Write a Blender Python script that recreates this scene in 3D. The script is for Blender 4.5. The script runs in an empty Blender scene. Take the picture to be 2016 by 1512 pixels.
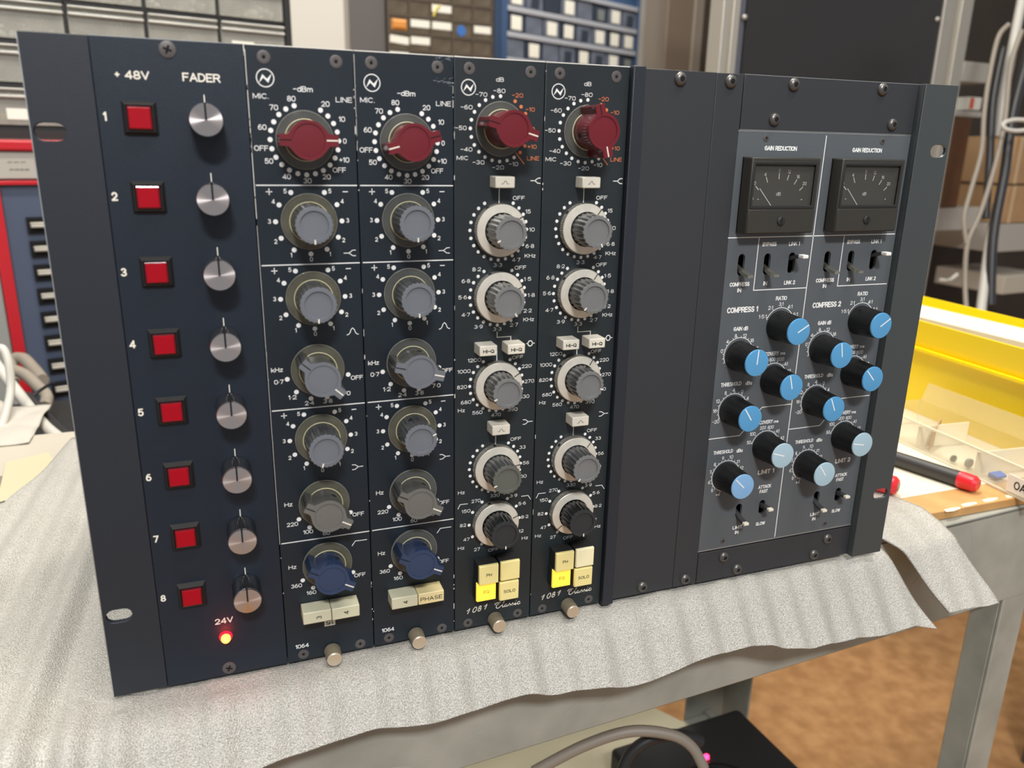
import bpy, math, random
from mathutils import Vector, Matrix
from mathutils.geometry import tessellate_polygon
random.seed(7)
R = math.radians
S = bpy.context.scene
COL = S.collection
# working units: millimetres, x to the right along the rack front, y up, z out of the rack front towards the viewer
def V(x, y, z=0.0): return Vector((x, -z, y)) * 0.001

# ------------------------------------------------------------------ camera, world, lights, exposure
CAMP = (63.94, 265.17, 378.68)
_w = Vector((0.2908, 0.3575, 0.033)); _t = _w.length; _k = _w / _t
RM = Matrix.Rotation(_t, 3, _k)                      # panel axes -> camera axes
FPX = 1563.4
cam = bpy.data.cameras.new('camera'); co = bpy.data.objects.new('camera', cam); COL.objects.link(co)
_rows = [Vector(RM[i]) for i in range(3)]
_M = Matrix.Identity(4)
for i, r in enumerate(_rows):
    _M[0][i], _M[1][i], _M[2][i] = r.x, -r.z, r.y
_p = V(*CAMP); _M[0][3], _M[1][3], _M[2][3] = _p.x, _p.y, _p.z
co.matrix_world = _M
cam.sensor_width = 36.0; cam.lens = FPX / 2016 * 36; cam.clip_start = 0.01; cam.clip_end = 30
cam.dof.use_dof = True; cam.dof.focus_distance = 0.47; cam.dof.aperture_fstop = 9.3
S.camera = co
S.view_settings.view_transform = 'Standard'; S.view_settings.look = 'None'
S.view_settings.exposure = 0.0; S.view_settings.gamma = 1.0; S.view_settings.use_curve_mapping = False

wd = bpy.data.worlds.new('room_light'); S.world = wd; wd.use_nodes = True
wd.node_tree.nodes['Background'].inputs[0].default_value = (0.80, 0.82, 0.86, 1)
wd.node_tree.nodes['Background'].inputs[1].default_value = 0.38
def area(name, loc, target, sx, sy, power, col=(1, .95, .86)):
    l = bpy.data.lights.new(name, 'AREA'); l.shape = 'RECTANGLE'; l.size = sx; l.size_y = sy
    l.energy = power; l.color = col
    o = bpy.data.objects.new(name, l); COL.objects.link(o); o.location = V(*loc)
    o.rotation_euler = (V(*target) - V(*loc)).to_track_quat('-Z', 'Y').to_euler(); return o
area('ceiling_tube_front', (520, 1750, 560), (250, 100, 0), .9, 0.14, 15)
area('ceiling_tube_rear', (150, 1800, -270), (250, 0, -50), .9, 0.10, 30)
area('ceiling_tube_far', (1200, 1900, -1600), (900, 0, -1900), 1.4, 0.3, 36)
area('ceiling_tube_left', (-900, 1700, -500), (-200, 200, -900), 0.3, 1.2, 3.5)
area('ceiling_lamp_viewer', (-100, 1470, 1500), (240, 150, 0), .32, 0.16, 34, (.97, .97, 1))

# ------------------------------------------------------------------ materials
def mat(name, col, rough=.5, metal=0., spec=.5, alpha=1., bump=0., bscale=3000., var=0., vscale=300., emit=None, es=0., coat=0., trans=0., aniso=0.):
    m = bpy.data.materials.new(name); m.use_nodes = True; nt = m.node_tree; b = nt.nodes['Principled BSDF']
    b.inputs['Base Color'].default_value = (*col, 1); b.inputs['Roughness'].default_value = rough
    b.inputs['Metallic'].default_value = metal; b.inputs['Specular IOR Level'].default_value = spec
    b.inputs['Alpha'].default_value = alpha; b.inputs['Coat Weight'].default_value = coat
    b.inputs['Transmission Weight'].default_value = trans
    if emit: b.inputs['Emission Color'].default_value = (*emit, 1); b.inputs['Emission Strength'].default_value = es
    if bump or var:
        tc = nt.nodes.new('ShaderNodeTexCoord')
    if bump:
        n = nt.nodes.new('ShaderNodeTexNoise'); n.inputs['Scale'].default_value = bscale; n.inputs['Detail'].default_value = 2
        bp = nt.nodes.new('ShaderNodeBump'); bp.inputs['Strength'].default_value = bump; bp.inputs['Distance'].default_value = .0004
        nt.links.new(tc.outputs['Object'], n.inputs['Vector']); nt.links.new(n.outputs['Fac'], bp.inputs['Height']); nt.links.new(bp.outputs['Normal'], b.inputs['Normal'])
    if var:
        n = nt.nodes.new('ShaderNodeTexNoise'); n.inputs['Scale'].default_value = vscale; n.inputs['Detail'].default_value = 5
        mx = nt.nodes.new('ShaderNodeMix'); mx.data_type = 'RGBA'
        mx.inputs[6].default_value = (*[c * (1 - var) for c in col], 1); mx.inputs[7].default_value = (*[min(1, c * (1 + var)) for c in col], 1)
        rp = nt.nodes.new('ShaderNodeMapRange'); rp.inputs[1].default_value = .3; rp.inputs[2].default_value = .7
        nt.links.new(tc.outputs['Object'], n.inputs['Vector']); nt.links.new(n.outputs['Fac'], rp.inputs[0]); nt.links.new(rp.outputs[0], mx.inputs[0]); nt.links.new(mx.outputs[2], b.inputs['Base Color'])
    if aniso:
        b.inputs['Anisotropic'].default_value = aniso
        tg = nt.nodes.new('ShaderNodeTangent'); tg.direction_type = 'RADIAL'; tg.axis = 'Y'
        nt.links.new(tg.outputs[0], b.inputs['Tangent'])
    return m
def s(r, g, b):
    f = lambda c: (c / 255 / 12.92) if c <= 10 else ((c / 255 + .055) / 1.055) ** 2.4
    return (f(r), f(g), f(b))
M = dict(
    navy=mat('navy_panel_paint', s(22, 32, 44), .42, bump=.25, bscale=2500, var=.06, vscale=60),
    ear=mat('ear_paint', s(35, 40, 47), .48, bump=.25, bscale=2500),
    module=mat('module_blue_grey_paint', s(23, 33, 41), .40, bump=.12, bscale=1800, var=.10, vscale=45),
    module2=mat('module_green_grey_paint', s(33, 40, 43), .42, bump=.12, bscale=1800, var=.10, vscale=45),
    blank=mat('black_powder_coat', s(49, 51, 54), .50, bump=.12, bscale=3500),
    comp=mat('slate_grey_paint', s(86, 91, 94), .45, bump=.12, bscale=2000),
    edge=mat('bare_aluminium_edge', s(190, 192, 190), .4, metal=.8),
    chip_glint=mat('bare_metal_and_rim_glint', s(225, 222, 212), .5),  # bare metal of the chips; also paints the catch-light on module top rims
    white=mat('white_screen_print', s(235, 235, 230), .6),
    cream=mat('engraved_white_fill', s(238, 232, 215), .6),
    orange=mat('orange_screen_print', s(215, 120, 75), .6),
    black=mat('black_plastic', s(16, 16, 17), .35),
    matte=mat('matte_black_plastic', s(34, 34, 33), .55, bump=.3, bscale=4000),
    dark=mat('dark_recess', s(6, 6, 6), .9),
    ink=mat('black_ink', s(20, 20, 20), .7),
    red=mat('red_button_lens', s(150, 0, 20), .38, spec=.3, emit=s(160, 0, 25), es=.16),
    redrim=mat('dark_red_clear_rim', s(80, 0, 12), .1, coat=.6),
    silver=mat('spun_aluminium', s(225, 216, 212), .24, metal=1., aniso=.95),
    chrome=mat('ribbed_metal', s(150, 150, 152), .22, metal=1.),
    alu=mat('aged_aluminium', s(222, 216, 200), .42, metal=.35, var=.07, vscale=200),
    knurl=mat('knurled_aluminium', s(190, 186, 175), .38, metal=.8),
    screw=mat('dark_screw_steel', s(92, 88, 86), .5, metal=.25),
    bolt=mat('black_bolt_steel', s(100, 97, 93), .34, metal=.6),
    brass=mat('worn_nickel_brass', s(215, 200, 175), .32, metal=.55),
    brassk=mat('knurled_worn_brass', s(150, 140, 118), .42, metal=.45),
    skirt=mat('dusty_clear_plastic', s(128, 128, 120), .12, alpha=.22, coat=.5, var=.18, vscale=120),
    skirt2=mat('yellowed_clear_plastic', s(128, 124, 104), .14, alpha=.28, coat=.5, var=.25, vscale=120),
    skring=mat('yellowed_plastic_edge', s(215, 208, 165), .25, alpha=.9),
    kgrey=mat('grey_blue_plastic', s(106, 110, 116), .48, var=.03, vscale=90),
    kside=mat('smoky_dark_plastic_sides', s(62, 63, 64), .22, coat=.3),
    kwarm=mat('warm_grey_plastic', s(104, 103, 98), .48, var=.03),
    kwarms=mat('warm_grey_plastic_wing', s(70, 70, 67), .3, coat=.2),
    kred=mat('maroon_plastic', s(106, 22, 33), .40, coat=.1),
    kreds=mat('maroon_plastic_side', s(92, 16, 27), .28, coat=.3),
    knavy=mat('navy_plastic', s(46, 62, 90), .40),
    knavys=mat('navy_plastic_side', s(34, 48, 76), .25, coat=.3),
    kgreen=mat('olive_grey_plastic', s(92, 94, 86), .48),
    kblack=mat('black_plastic_knob', s(44, 47, 49), .42),
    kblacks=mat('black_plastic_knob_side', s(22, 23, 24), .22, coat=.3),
    cblue=mat('blue_cap', s(84, 152, 198), .38),
    cpale=mat('pale_blue_cap', s(165, 192, 204), .38),
    csky=mat('sky_blue_cap', s(128, 172, 212), .38),
    cknob=mat('fine_ribbed_black', s(18, 18, 18), .38),
    key=mat('ivory_plastic', s(222, 216, 198), .35),
    keyy=mat('yellowed_plastic', s(228, 210, 155), .35),
    keyg=mat('greyed_ivory_plastic', s(206, 202, 172), .38),
    cap=mat('cream_translucent_cap', s(235, 220, 150), .3, emit=s(220, 190, 90), es=.06),
    lit=mat('lit_yellow_cap', s(235, 200, 60), .3, emit=(1.0, .68, .07), es=.80),
    led=mat('lit_red_led', s(255, 120, 60), .3, emit=(1., .2, .03), es=7),
    ledrim=mat('red_led_body', s(180, 0, 15), .2, emit=(1., .01, .03), es=2.4),
    meter=mat('meter_housing', s(52, 50, 44), .42, bump=.2, bscale=2500),
    mdial=mat('meter_dial_black', s(25, 24, 22), .55),
    glass=mat('meter_window', s(120, 118, 110), .06, alpha=.16),
    foam=None,
)
M['tchrome'] = mat('toggle_bat_chrome', s(190, 186, 170), .25, metal=.9)
M['tgrey'] = mat('toggle_bat_grey', s(70, 70, 70), .4, metal=.3)

def foam_material():
    m = bpy.data.materials.new('white_packing_foam'); m.use_nodes = True; nt = m.node_tree; b = nt.nodes['Principled BSDF']
    tc = nt.nodes.new('ShaderNodeTexCoord')
    n = nt.nodes.new('ShaderNodeTexNoise'); n.inputs['Scale'].default_value = 1500; n.inputs['Detail'].default_value = 3
    v = nt.nodes.new('ShaderNodeTexVoronoi'); v.inputs['Scale'].default_value = 1200
    r = nt.nodes.new('ShaderNodeValToRGB'); r.color_ramp.elements[0].position = .32; r.color_ramp.elements[0].color = (*s(150, 147, 138), 1)
    r.color_ramp.elements[1].position = .62; r.color_ramp.elements[1].color = (*s(200, 196, 186), 1)
    bp = nt.nodes.new('ShaderNodeBump'); bp.inputs['Strength'].default_value = .8; bp.inputs['Distance'].default_value = .00045
    ad = nt.nodes.new('ShaderNodeMath'); ad.operation = 'ADD'
    L = nt.links.new
    L(tc.outputs['Object'], n.inputs['Vector']); L(tc.outputs['Object'], v.inputs['Vector'])
    L(n.outputs['Fac'], r.inputs[0]); L(r.outputs[0], b.inputs['Base Color'])
    L(n.outputs['Fac'], ad.inputs[0]); L(v.outputs['Distance'], ad.inputs[1]); L(ad.outputs[0], bp.inputs['Height']); L(bp.outputs[0], b.inputs['Normal'])
    b.inputs['Roughness'].default_value = .27; b.inputs['Specular IOR Level'].default_value = .6
    return m
M['foam'] = foam_material()

# ------------------------------------------------------------------ mesh builder
def A_(cx, cy, rx, ry, a0, a1, n=8):
    n = max(3, int(abs(a1-a0)/24)); return [(cx + rx*math.cos(R(a0+(a1-a0)*i/n)), cy + ry*math.sin(R(a0+(a1-a0)*i/n))) for i in range(n+1)]
O_ = A_(1.95, 4, 1.95, 2, 0, 180) + A_(1.95, 2, 1.95, 2, 180, 360) + [(3.9, 4)]
GLYPH = {   # single-line lettering, cap height 6: (advance width, strokes)
 '0': (3.9, [O_]), '1': (1.5, [[(0, 4.7), (1.3, 6), (1.3, 0)]]),
 '2': (3.8, [A_(1.9, 4.2, 1.75, 1.8, 170, -38) + [(0, 0), (3.8, 0)]]),
 '3': (3.7, [A_(1.8, 4.5, 1.6, 1.5, 150, -90), A_(1.75, 1.55, 1.9, 1.5, 90, -155)]),
 '4': (4.1, [[(3.1, 0), (3.1, 6), (0, 1.6), (4.1, 1.6)]]),
 '5': (3.8, [[(3.5, 6), (.6, 6), (.3, 3.1)] + A_(1.8, 1.95, 1.95, 1.95, 130, -150)]),
 '6': (3.8, [A_(1.9, 1.85, 1.85, 1.85, 0, 360), A_(2.4, 1.9, 2.35, 4.1, 75, 180)]),
 '7': (3.7, [[(0, 6), (3.7, 6), (1.2, 0)]]),
 '8': (3.8, [A_(1.9, 4.5, 1.55, 1.5, 0, 360), A_(1.9, 1.5, 1.9, 1.5, 0, 360)]),
 '9': (3.8, [A_(1.9, 4.15, 1.85, 1.85, 0, 360), A_(1.4, 4.1, 2.35, 4.1, 0, -105)]),
 '+': (3.4, [[(0, 2.9), (3.4, 2.9)], [(1.7, 1.2), (1.7, 4.6)]]), '-': (2.8, [[(0, 2.9), (2.8, 2.9)]]), '~': (3, [[(0, 2.4), (1, 3.4), (2, 2.6), (3, 3.4)]]),
 '·': (.5, [[(.2, 2.8), (.3, 2.8)]]), '.': (.5, [[(.2, .1), (.3, .1)]]), ':': (.5, [[(.2, 1.1), (.3, 1.1)], [(.2, 4.0), (.3, 4.0)]]), ' ': (1.8, []),
 'A': (4.6, [[(0, 0), (2.3, 6), (4.6, 0)], [(.8, 2), (3.8, 2)]]), 'B': (4, [[(0, 0), (0, 6), (2.3, 6)] + A_(2.3, 4.6, 1.4, 1.4, 90, -90) + [(0, 3.2)], [(2.3, 3.2)] + A_(2.3, 1.6, 1.7, 1.6, 90, -90) + [(0, 0)]]),
 'C': (4.2, [A_(2.3, 3, 2.3, 3, 42, 318)]), 'D': (4.2, [[(0, 0), (0, 6), (1.6, 6)] + A_(1.6, 3, 2.6, 3, 90, -90) + [(0, 0)]]),
 'E': (3.6, [[(3.6, 6), (0, 6), (0, 0), (3.6, 0)], [(0, 3.1), (3.2, 3.1)]]), 'F': (3.5, [[(3.5, 6), (0, 6), (0, 0)], [(0, 3.1), (3, 3.1)]]),
 'G': (4.5, [A_(2.3, 3, 2.3, 3, 48, 345) + [(4.5, 2.9), (2.6, 2.9)]]), 'H': (4.1, [[(0, 0), (0, 6)], [(4.1, 0), (4.1, 6)], [(0, 3.1), (4.1, 3.1)]]),
 'I': (.2, [[(.1, 0), (.1, 6)]]), 'K': (4, [[(0, 0), (0, 6)], [(3.8, 6), (0, 2.3)], [(1.4, 3.5), (4, 0)]]), 'L': (3.4, [[(0, 6), (0, 0), (3.4, 0)]]),
 'M': (4.9, [[(0, 0), (0, 6), (2.45, .8), (4.9, 6), (4.9, 0)]]), 'N': (4.2, [[(0, 0), (0, 6), (4.2, 0), (4.2, 6)]]), 'O': (4.6, [A_(2.3, 3, 2.3, 3, 0, 360)]),
 'P': (3.9, [[(0, 0), (0, 6), (2.3, 6)] + A_(2.3, 4.4, 1.6, 1.6, 90, -90) + [(0, 2.8)]]), 'Q': (4.6, [A_(2.3, 3, 2.3, 3, 0, 360), [(2.8, 1.6), (4.6, -.2)]]),
 'R': (4.1, [[(0, 0), (0, 6), (2.4, 6)] + A_(2.4, 4.5, 1.5, 1.5, 90, -90) + [(0, 3)], [(2.2, 3), (4.1, 0)]]),
 'S': (4, [A_(2, 4.45, 1.75, 1.55, 30, 270) + A_(2, 1.5, 1.95, 1.5, 90, -155)]), 'T': (4, [[(0, 6), (4, 6)], [(2, 6), (2, 0)]]),
 'U': (4.1, [[(0, 6), (0, 2)] + A_(2.05, 2, 2.05, 2, 180, 360) + [(4.1, 6)]]), 'V': (4.5, [[(0, 6), (2.25, 0), (4.5, 6)]]), 'W': (6.2, [[(0, 6), (1.6, 0), (3.1, 5.6), (4.6, 0), (6.2, 6)]]),
 'X': (4, [[(0, 0), (4, 6)], [(0, 6), (4, 0)]]), 'Y': (4.3, [[(0, 6), (2.15, 3), (4.3, 6)], [(2.15, 3), (2.15, 0)]]), 'Z': (3.8, [[(0, 6), (3.8, 6), (0, 0), (3.8, 0)]]),
 'd': (3.5, [[(3.5, 6), (3.5, 0)], A_(1.75, 2.1, 1.75, 2.1, 0, 360)]), 'e': (3.4, [[(0, 2.2), (3.4, 2.2)] + A_(1.7, 2.1, 1.7, 2.1, 0, 310)]),
 'k': (3.1, [[(0, 0), (0, 6)], [(2.9, 4), (0, 1.6)], [(1.1, 2.5), (3.1, 0)]]), 'm': (5.2, [[(0, 0), (0, 4.2)], [(0, 2.7)] + A_(1.3, 2.8, 1.3, 1.4, 180, 0) + [(2.6, 0)], [(2.6, 2.7)] + A_(3.9, 2.8, 1.3, 1.4, 180, 0) + [(5.2, 0)]]),
 's': (2.8, [A_(1.4, 3.1, 1.2, 1.1, 30, 270) + A_(1.4, 1.05, 1.4, 1.0, 90, -150)]), 'u': (3.1, [[(0, 4.2), (0, 1.6)] + A_(1.5, 1.6, 1.5, 1.6, 180, 360) + [(3.1, 4.2)], [(3.1, 1.6), (3.1, 0)]]),
 'y': (3.2, [[(0, 4.2), (1.6, .2)], [(3.2, 4.2), (.8, -1.9)]]), 'z': (2.9, [[(0, 4.1), (2.9, 4.1), (0, 0), (2.9, 0)]])}

class MB:
    def __init__(s): s.v = []; s.f = []
    def add(s, vs, fs):
        n = len(s.v); s.v += [tuple(v) for v in vs]; s.f += [tuple(n + i for i in f) for f in fs]; return s
    def box(s, x0, x1, y0, y1, z0, z1):
        vs = [(x, y, z) for z in (z0, z1) for y in (y0, y1) for x in (x0, x1)]
        return s.add(vs, [(0, 2, 3, 1), (4, 5, 7, 6), (0, 1, 5, 4), (2, 6, 7, 3), (0, 4, 6, 2), (1, 3, 7, 5)])
    def frustum(s, x0, x1, y0, y1, z0, z1, dx, dy=None):
        dy = dx if dy is None else dy
        vs = [(x0, y0, z0), (x1, y0, z0), (x1, y1, z0), (x0, y1, z0), (x0 + dx, y0 + dy, z1), (x1 - dx, y0 + dy, z1), (x1 - dx, y1 - dy, z1), (x0 + dx, y1 - dy, z1)]
        return s.add(vs, [(3, 2, 1, 0), (4, 5, 6, 7), (0, 1, 5, 4), (1, 2, 6, 5), (2, 3, 7, 6), (3, 0, 4, 7)])
    def lathe(s, prof, n=32, cx=0, cy=0, fn=None, cap0=True, cap1=True):
        vs = []; fs = []
        for r, z in prof:
            for i in range(n):
                a = 2 * math.pi * i / n; rr = r * (fn(a, z) if fn else 1)
                vs.append((cx + rr * math.cos(a), cy + rr * math.sin(a), z))
        for k in range(len(prof) - 1):
            for i in range(n):
                j = (i + 1) % n; fs.append((k * n + i, k * n + j, (k + 1) * n + j, (k + 1) * n + i))
        if cap0: fs.append(tuple(reversed(range(n))))
        if cap1: fs.append(tuple((len(prof) - 1) * n + i for i in range(n)))
        return s.add(vs, fs)
    def prism(s, poly, z0, z1, holes=()):
        rings = [poly] + list(holes); flat = [p for r in rings for p in r]; n = len(flat)
        tr = tessellate_polygon([[Vector((x, y, 0)) for x, y in r] for r in rings])
        vs = [(x, y, z0) for x, y in flat] + [(x, y, z1) for x, y in flat]; fs = []
        for a, b, c in tr:
            A, B, Cc = flat[a], flat[b], flat[c]
            if (B[0]-A[0])*(Cc[1]-A[1]) - (B[1]-A[1])*(Cc[0]-A[0]) < 0: b, c = c, b
            fs.append((a + n, b + n, c + n)); fs.append((c, b, a))
        k = 0
        for ri, r in enumerate(rings):
            m = len(r); ar = sum(r[i][0]*r[(i+1) % m][1] - r[(i+1) % m][0]*r[i][1] for i in range(m))
            for i in range(m):
                j = (i + 1) % m; q = (k+i, k+j, k+j+n, k+i+n)
                if (ar > 0) != (ri == 0): q = q[::-1]
                fs.append(q)
            k += m
        return s.add(vs, fs)
    def disc(s, cx, cy, r, z, n=14):
        return s.add([(cx + r*math.cos(2*math.pi*i/n), cy + r*math.sin(2*math.pi*i/n), z) for i in range(n)], [tuple(range(n))])
    def stroke(s, pts, w, z, closed=False):
        n = len(pts); L = []; Rr = []
        for i, p in enumerate(pts):
            a = pts[i-1] if (i > 0 or closed) else p; b = pts[(i+1) % n] if (i < n-1 or closed) else p
            d1 = Vector((p[0]-a[0], p[1]-a[1])); d2 = Vector((b[0]-p[0], b[1]-p[1]))
            if d1.length < 1e-9: d1 = d2
            if d2.length < 1e-9: d2 = d1
            t = (d1.normalized() + d2.normalized()); t = t.normalized() if t.length > 1e-6 else d1.normalized()
            c = max(.62, t.dot(d1.normalized())); nx, ny = -t.y * w/2/c, t.x * w/2/c
            L.append((p[0]+nx, p[1]+ny, z)); Rr.append((p[0]-nx, p[1]-ny, z))
        m = n if closed else n - 1
        return s.add(L + Rr, [(n+i, n+(i+1) % n, (i+1) % n, i) for i in range(m)])
    def arc(s, cx, cy, r, a0, a1, w, z, n=24):   # angles clockwise from up, degrees
        return s.stroke([(cx + r*math.sin(R(a0+(a1-a0)*i/n)), cy + r*math.cos(R(a0+(a1-a0)*i/n))) for i in range(n+1)], w, z)
    def text(s, t, x, y, h, w=None, z=.06, rot=0, bold=0.0, cond=.95, gap=1.35):
        """single-stroke lettering; the stroke width follows the height only, so condensed words keep even strokes"""
        sw = h*(.125 + bold*1.5); adv = 0; S_ = []
        for ch in t:
            g = GLYPH[ch]
            for st in g[1]: S_.append([(adv+px, py) for px, py in st])
            adv += g[0] + gap
        tot = adv - gap; k = (h-sw)/6.0; kx = (w-sw)/tot if (w and tot > .5) else k*cond
        c, sn = math.cos(R(rot)), math.sin(R(rot))
        for si, st in enumerate(S_):
            zz = z + .012*(si % 6)
            pts = [((px-tot/2)*kx, py*k - (h-sw)/2) for px, py in st]
            pts = [(x + a*c - b*sn, y + a*sn + b*c) for a, b in pts]
            closed = len(pts) > 6 and math.dist(pts[0], pts[-1]) < 1e-4
            seg = [pts[0]]; parts = []
            for i in range(1, len(pts)):       # break the line at sharp corners so that every stroke keeps its width
                seg.append(pts[i])
                if i < len(pts)-1:
                    ax, ay = pts[i][0]-pts[i-1][0], pts[i][1]-pts[i-1][1]; bx_, by_ = pts[i+1][0]-pts[i][0], pts[i+1][1]-pts[i][1]
                    if (ax*bx_ + ay*by_) < .55*math.hypot(ax, ay)*math.hypot(bx_, by_): parts.append(seg); seg = [pts[i]]
            parts.append(seg)
            if closed and len(parts) == 1: s.stroke(pts[:-1], sw, zz, True); continue
            for qi, q in enumerate(parts):
                q = list(q); e = sw*.42
                for a_, b_ in ((0, 1), (-1, -2)):
                    dx, dy = q[a_][0]-q[b_][0], q[a_][1]-q[b_][1]; L = math.hypot(dx, dy) or 1
                    q[a_] = (q[a_][0]+dx/L*e, q[a_][1]+dy/L*e)
                s.stroke(q, sw, zz + .003*(qi % 4))
        return s
    def tube(s, pts, r, n=8):
        P = [Vector(p) for p in pts]; vs = []; fs = []; up = Vector((0, 0, 1)); prev = None
        for i, p in enumerate(P):
            t = ((P[min(i+1, len(P)-1)] - P[max(i-1, 0)])).normalized()
            if prev is None:
                prev = t.orthogonal().normalized()
            u = (prev - t*prev.dot(t)).normalized(); w = t.cross(u); prev = u
            rr = r[i] if isinstance(r, (list, tuple)) else r
            for k in range(n):
                a = 2*math.pi*k/n; vs.append(p + u*rr*math.cos(a) + w*rr*math.sin(a))
        for i in range(len(P)-1):
            for k in range(n):
                j = (k+1) % n; fs.append((i*n+k, i*n+j, (i+1)*n+j, (i+1)*n+k))
        fs.append(tuple(reversed(range(n)))); fs.append(tuple((len(P)-1)*n+k for k in range(n)))
        return s.add(vs, fs)
    def mesh(s, name, m, smooth=30):
        me = bpy.data.meshes.new(name); me.from_pydata([V(*v) for v in s.v], [], s.f)
        if m: me.materials.append(M[m] if isinstance(m, str) else m)
        if smooth and len(me.polygons):
            me.polygons.foreach_set('use_smooth', [True]*len(me.polygons))
            me.set_sharp_from_angle(angle=R(smooth))
        me.update(); return me

def put(name, me, parent=None, loc=(0, 0, 0), rz=0, bevel=0, label=None, scale=None):
    o = bpy.data.objects.new(name, me); COL.objects.link(o); o.location = V(*loc)
    if rz: o.rotation_euler = (0, R(rz), 0)          # clockwise as seen on the rack front
    if scale: o.scale = scale
    if parent: o.parent = parent
    if bevel:
        b = o.modifiers.new('bevel', 'BEVEL'); b.width = bevel*.001; b.segments = 2; b.limit_method = 'ANGLE'; b.angle_limit = R(50)
    if label: o['label'] = label
    return o
def ob(name, mb, m, parent=None, loc=(0, 0, 0), rz=0, bevel=0, label=None, smooth=30):
    return put(name, mb.mesh(name, m, smooth), parent, loc, rz, bevel, label)
def thing(name, label, cat, loc=(0, 0, 0), group=None, yaw=0, kind=None):
    o = bpy.data.objects.new(name, None); COL.objects.link(o); o.location = V(*loc); o.empty_display_size = .02
    o.rotation_euler = (0, 0, R(yaw)); o['label'] = label; o['category'] = cat
    if group: o['group'] = group
    if kind: o['kind'] = kind
    return o
def tag(o, label, cat, group=None, kind=None):
    o['label'] = label; o['category'] = cat
    if group: o['group'] = group
    if kind: o['kind'] = kind
    return o
CACHE = {}
def cached(key, fn):
    if key not in CACHE: CACHE[key] = fn()
    return CACHE[key]

# ------------------------------------------------------------------ room: floor, far wall, workbench
FLOOR = -850
def plane_mat(name, a, b, scale, rough=.8, bump=.3):
    m = mat(name, a, rough, bump=bump, bscale=scale*3); nt = m.node_tree; bs = nt.nodes['Principled BSDF']
    tc = nt.nodes.new('ShaderNodeTexCoord'); n = nt.nodes.new('ShaderNodeTexNoise'); n.inputs['Scale'].default_value = scale; n.inputs['Detail'].default_value = 6
    r = nt.nodes.new('ShaderNodeValToRGB'); r.color_ramp.elements[0].position = .35; r.color_ramp.elements[0].color = (*a, 1); r.color_ramp.elements[1].position = .68; r.color_ramp.elements[1].color = (*b, 1)
    nt.links.new(tc.outputs['Object'], n.inputs['Vector']); nt.links.new(n.outputs['Fac'], r.inputs[0]); nt.links.new(r.outputs[0], bs.inputs['Base Color']); return m
M['carpet'] = plane_mat('brown_carpet', s(156, 112, 68), s(184, 138, 90), 26, .95, .6)
M['wallp'] = mat('cream_wall_paint', s(205, 200, 190), .8, var=.03, vscale=4)
M['darkwall'] = mat('dark_back_wall', s(70, 64, 58), .8, var=.15, vscale=6)
M['cart'] = plane_mat('worn_grey_green_enamel', s(150, 151, 140), s(172, 172, 160), 22, .45, .15)
M['cartd'] = mat('cart_inner_grey', s(82, 80, 76), .5)
M['wood'] = plane_mat('orange_brown_wood', s(188, 140, 82), s(206, 160, 104), 30, .6, .2)
M['paper'] = mat('cream_paper', s(222, 212, 188), .7, var=.03, vscale=40)
fl = ob('floor', MB().box(-3000, 6000, FLOOR-20, FLOOR, -5500, 1600), 'carpet'); fl['kind'] = 'structure'
w = ob('wall_back', MB().box(-3000, 6000, FLOOR, 1700, -60, 0), 'wallp', loc=(1250, 0, -3300)); w['kind'] = 'structure'
w.rotation_euler = (0, 0, R(22))
def P(u, v, depth):       # the point that far in front of the viewer's eye, millimetres
    d = Vector(((u-1008)/FPX, -(v-756)/FPX, -1)); q = RM.transposed() @ d
    return tuple(CAMP[i] + q[i]*depth for i in range(3))

# cart (workbench on legs) : local x along its front edge
cart = thing('steel_cart', 'worn grey-green steel cart with angled legs carrying the rack and foam sheet', 'cart', (0, 0, 16), yaw=3.56)
ob('top_shelf', MB().box(-400, 698, -10, -5.6, -330, 0), 'cart', cart, bevel=1)
ob('apron', MB().box(-400, 697, -93, -6, -3, 0), 'cart', cart, bevel=1.2, label='scratched front apron under the foam')
ob('side_apron', MB().box(694, 697, -93, -4, -330, -3), 'cart', cart, bevel=.8)
for lx, x1, z0, z1, fz in ((666, 697, -3.2, -.2, (-27, -3.2)), (600, 662, -316, -313, (-313, -268)), (-396, -365, -3.2, -.2, (-27, -3.2)), (-396, -350, -316, -313, (-313, -270))):
    fx = (x1-3, x1) if lx == 600 else (lx, lx+3)
    lg = MB().box(lx, x1, FLOOR+2, -8, z0, z1).box(*fx, FLOOR+2, -8, *fz)
    ob('leg', lg, 'cart', cart, bevel=.8)
ob('lower_shelf', MB().box(-396, 640, -438, -430, -312, -6), 'cart', cart, bevel=1)
ob('lower_shelf_rim', MB().box(628, 640, -438, -424, -312, -6), 'cart', cart, bevel=.8)
# scratches on the apron
sc_ = MB()
for i in range(46):
    x = random.uniform(60, 640); y = random.uniform(-88, -12); L = random.uniform(2, 16); a = random.gauss(0, .5)
    sc_.stroke([(x, y), (x+L*math.cos(a)*.5, y+L*math.sin(a)*.5+.4), (x+L*math.cos(a), y+L*math.sin(a))], random.uniform(.25, .7), .15)
ob('scratches', sc_, mat('scratch_grey', s(178, 178, 166), .6), cart)

# rear bench behind the cart
bench = thing('rear_bench', 'narrow cream-topped bench pushed against the back of the cart', 'bench', (0, 0, 0))
ob('bench_top', MB().box(-700, 1500, -33, -9, -452, -352), mat('cream_bench_laminate', s(186, 178, 162), .5, var=.05, vscale=8), bench, bevel=1)
for x in (-660, 1440):
    for z in (-448, -392): ob('leg', MB().box(x, x+40, FLOOR+2, -33, z, z+36), 'cartd', bench)

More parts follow.
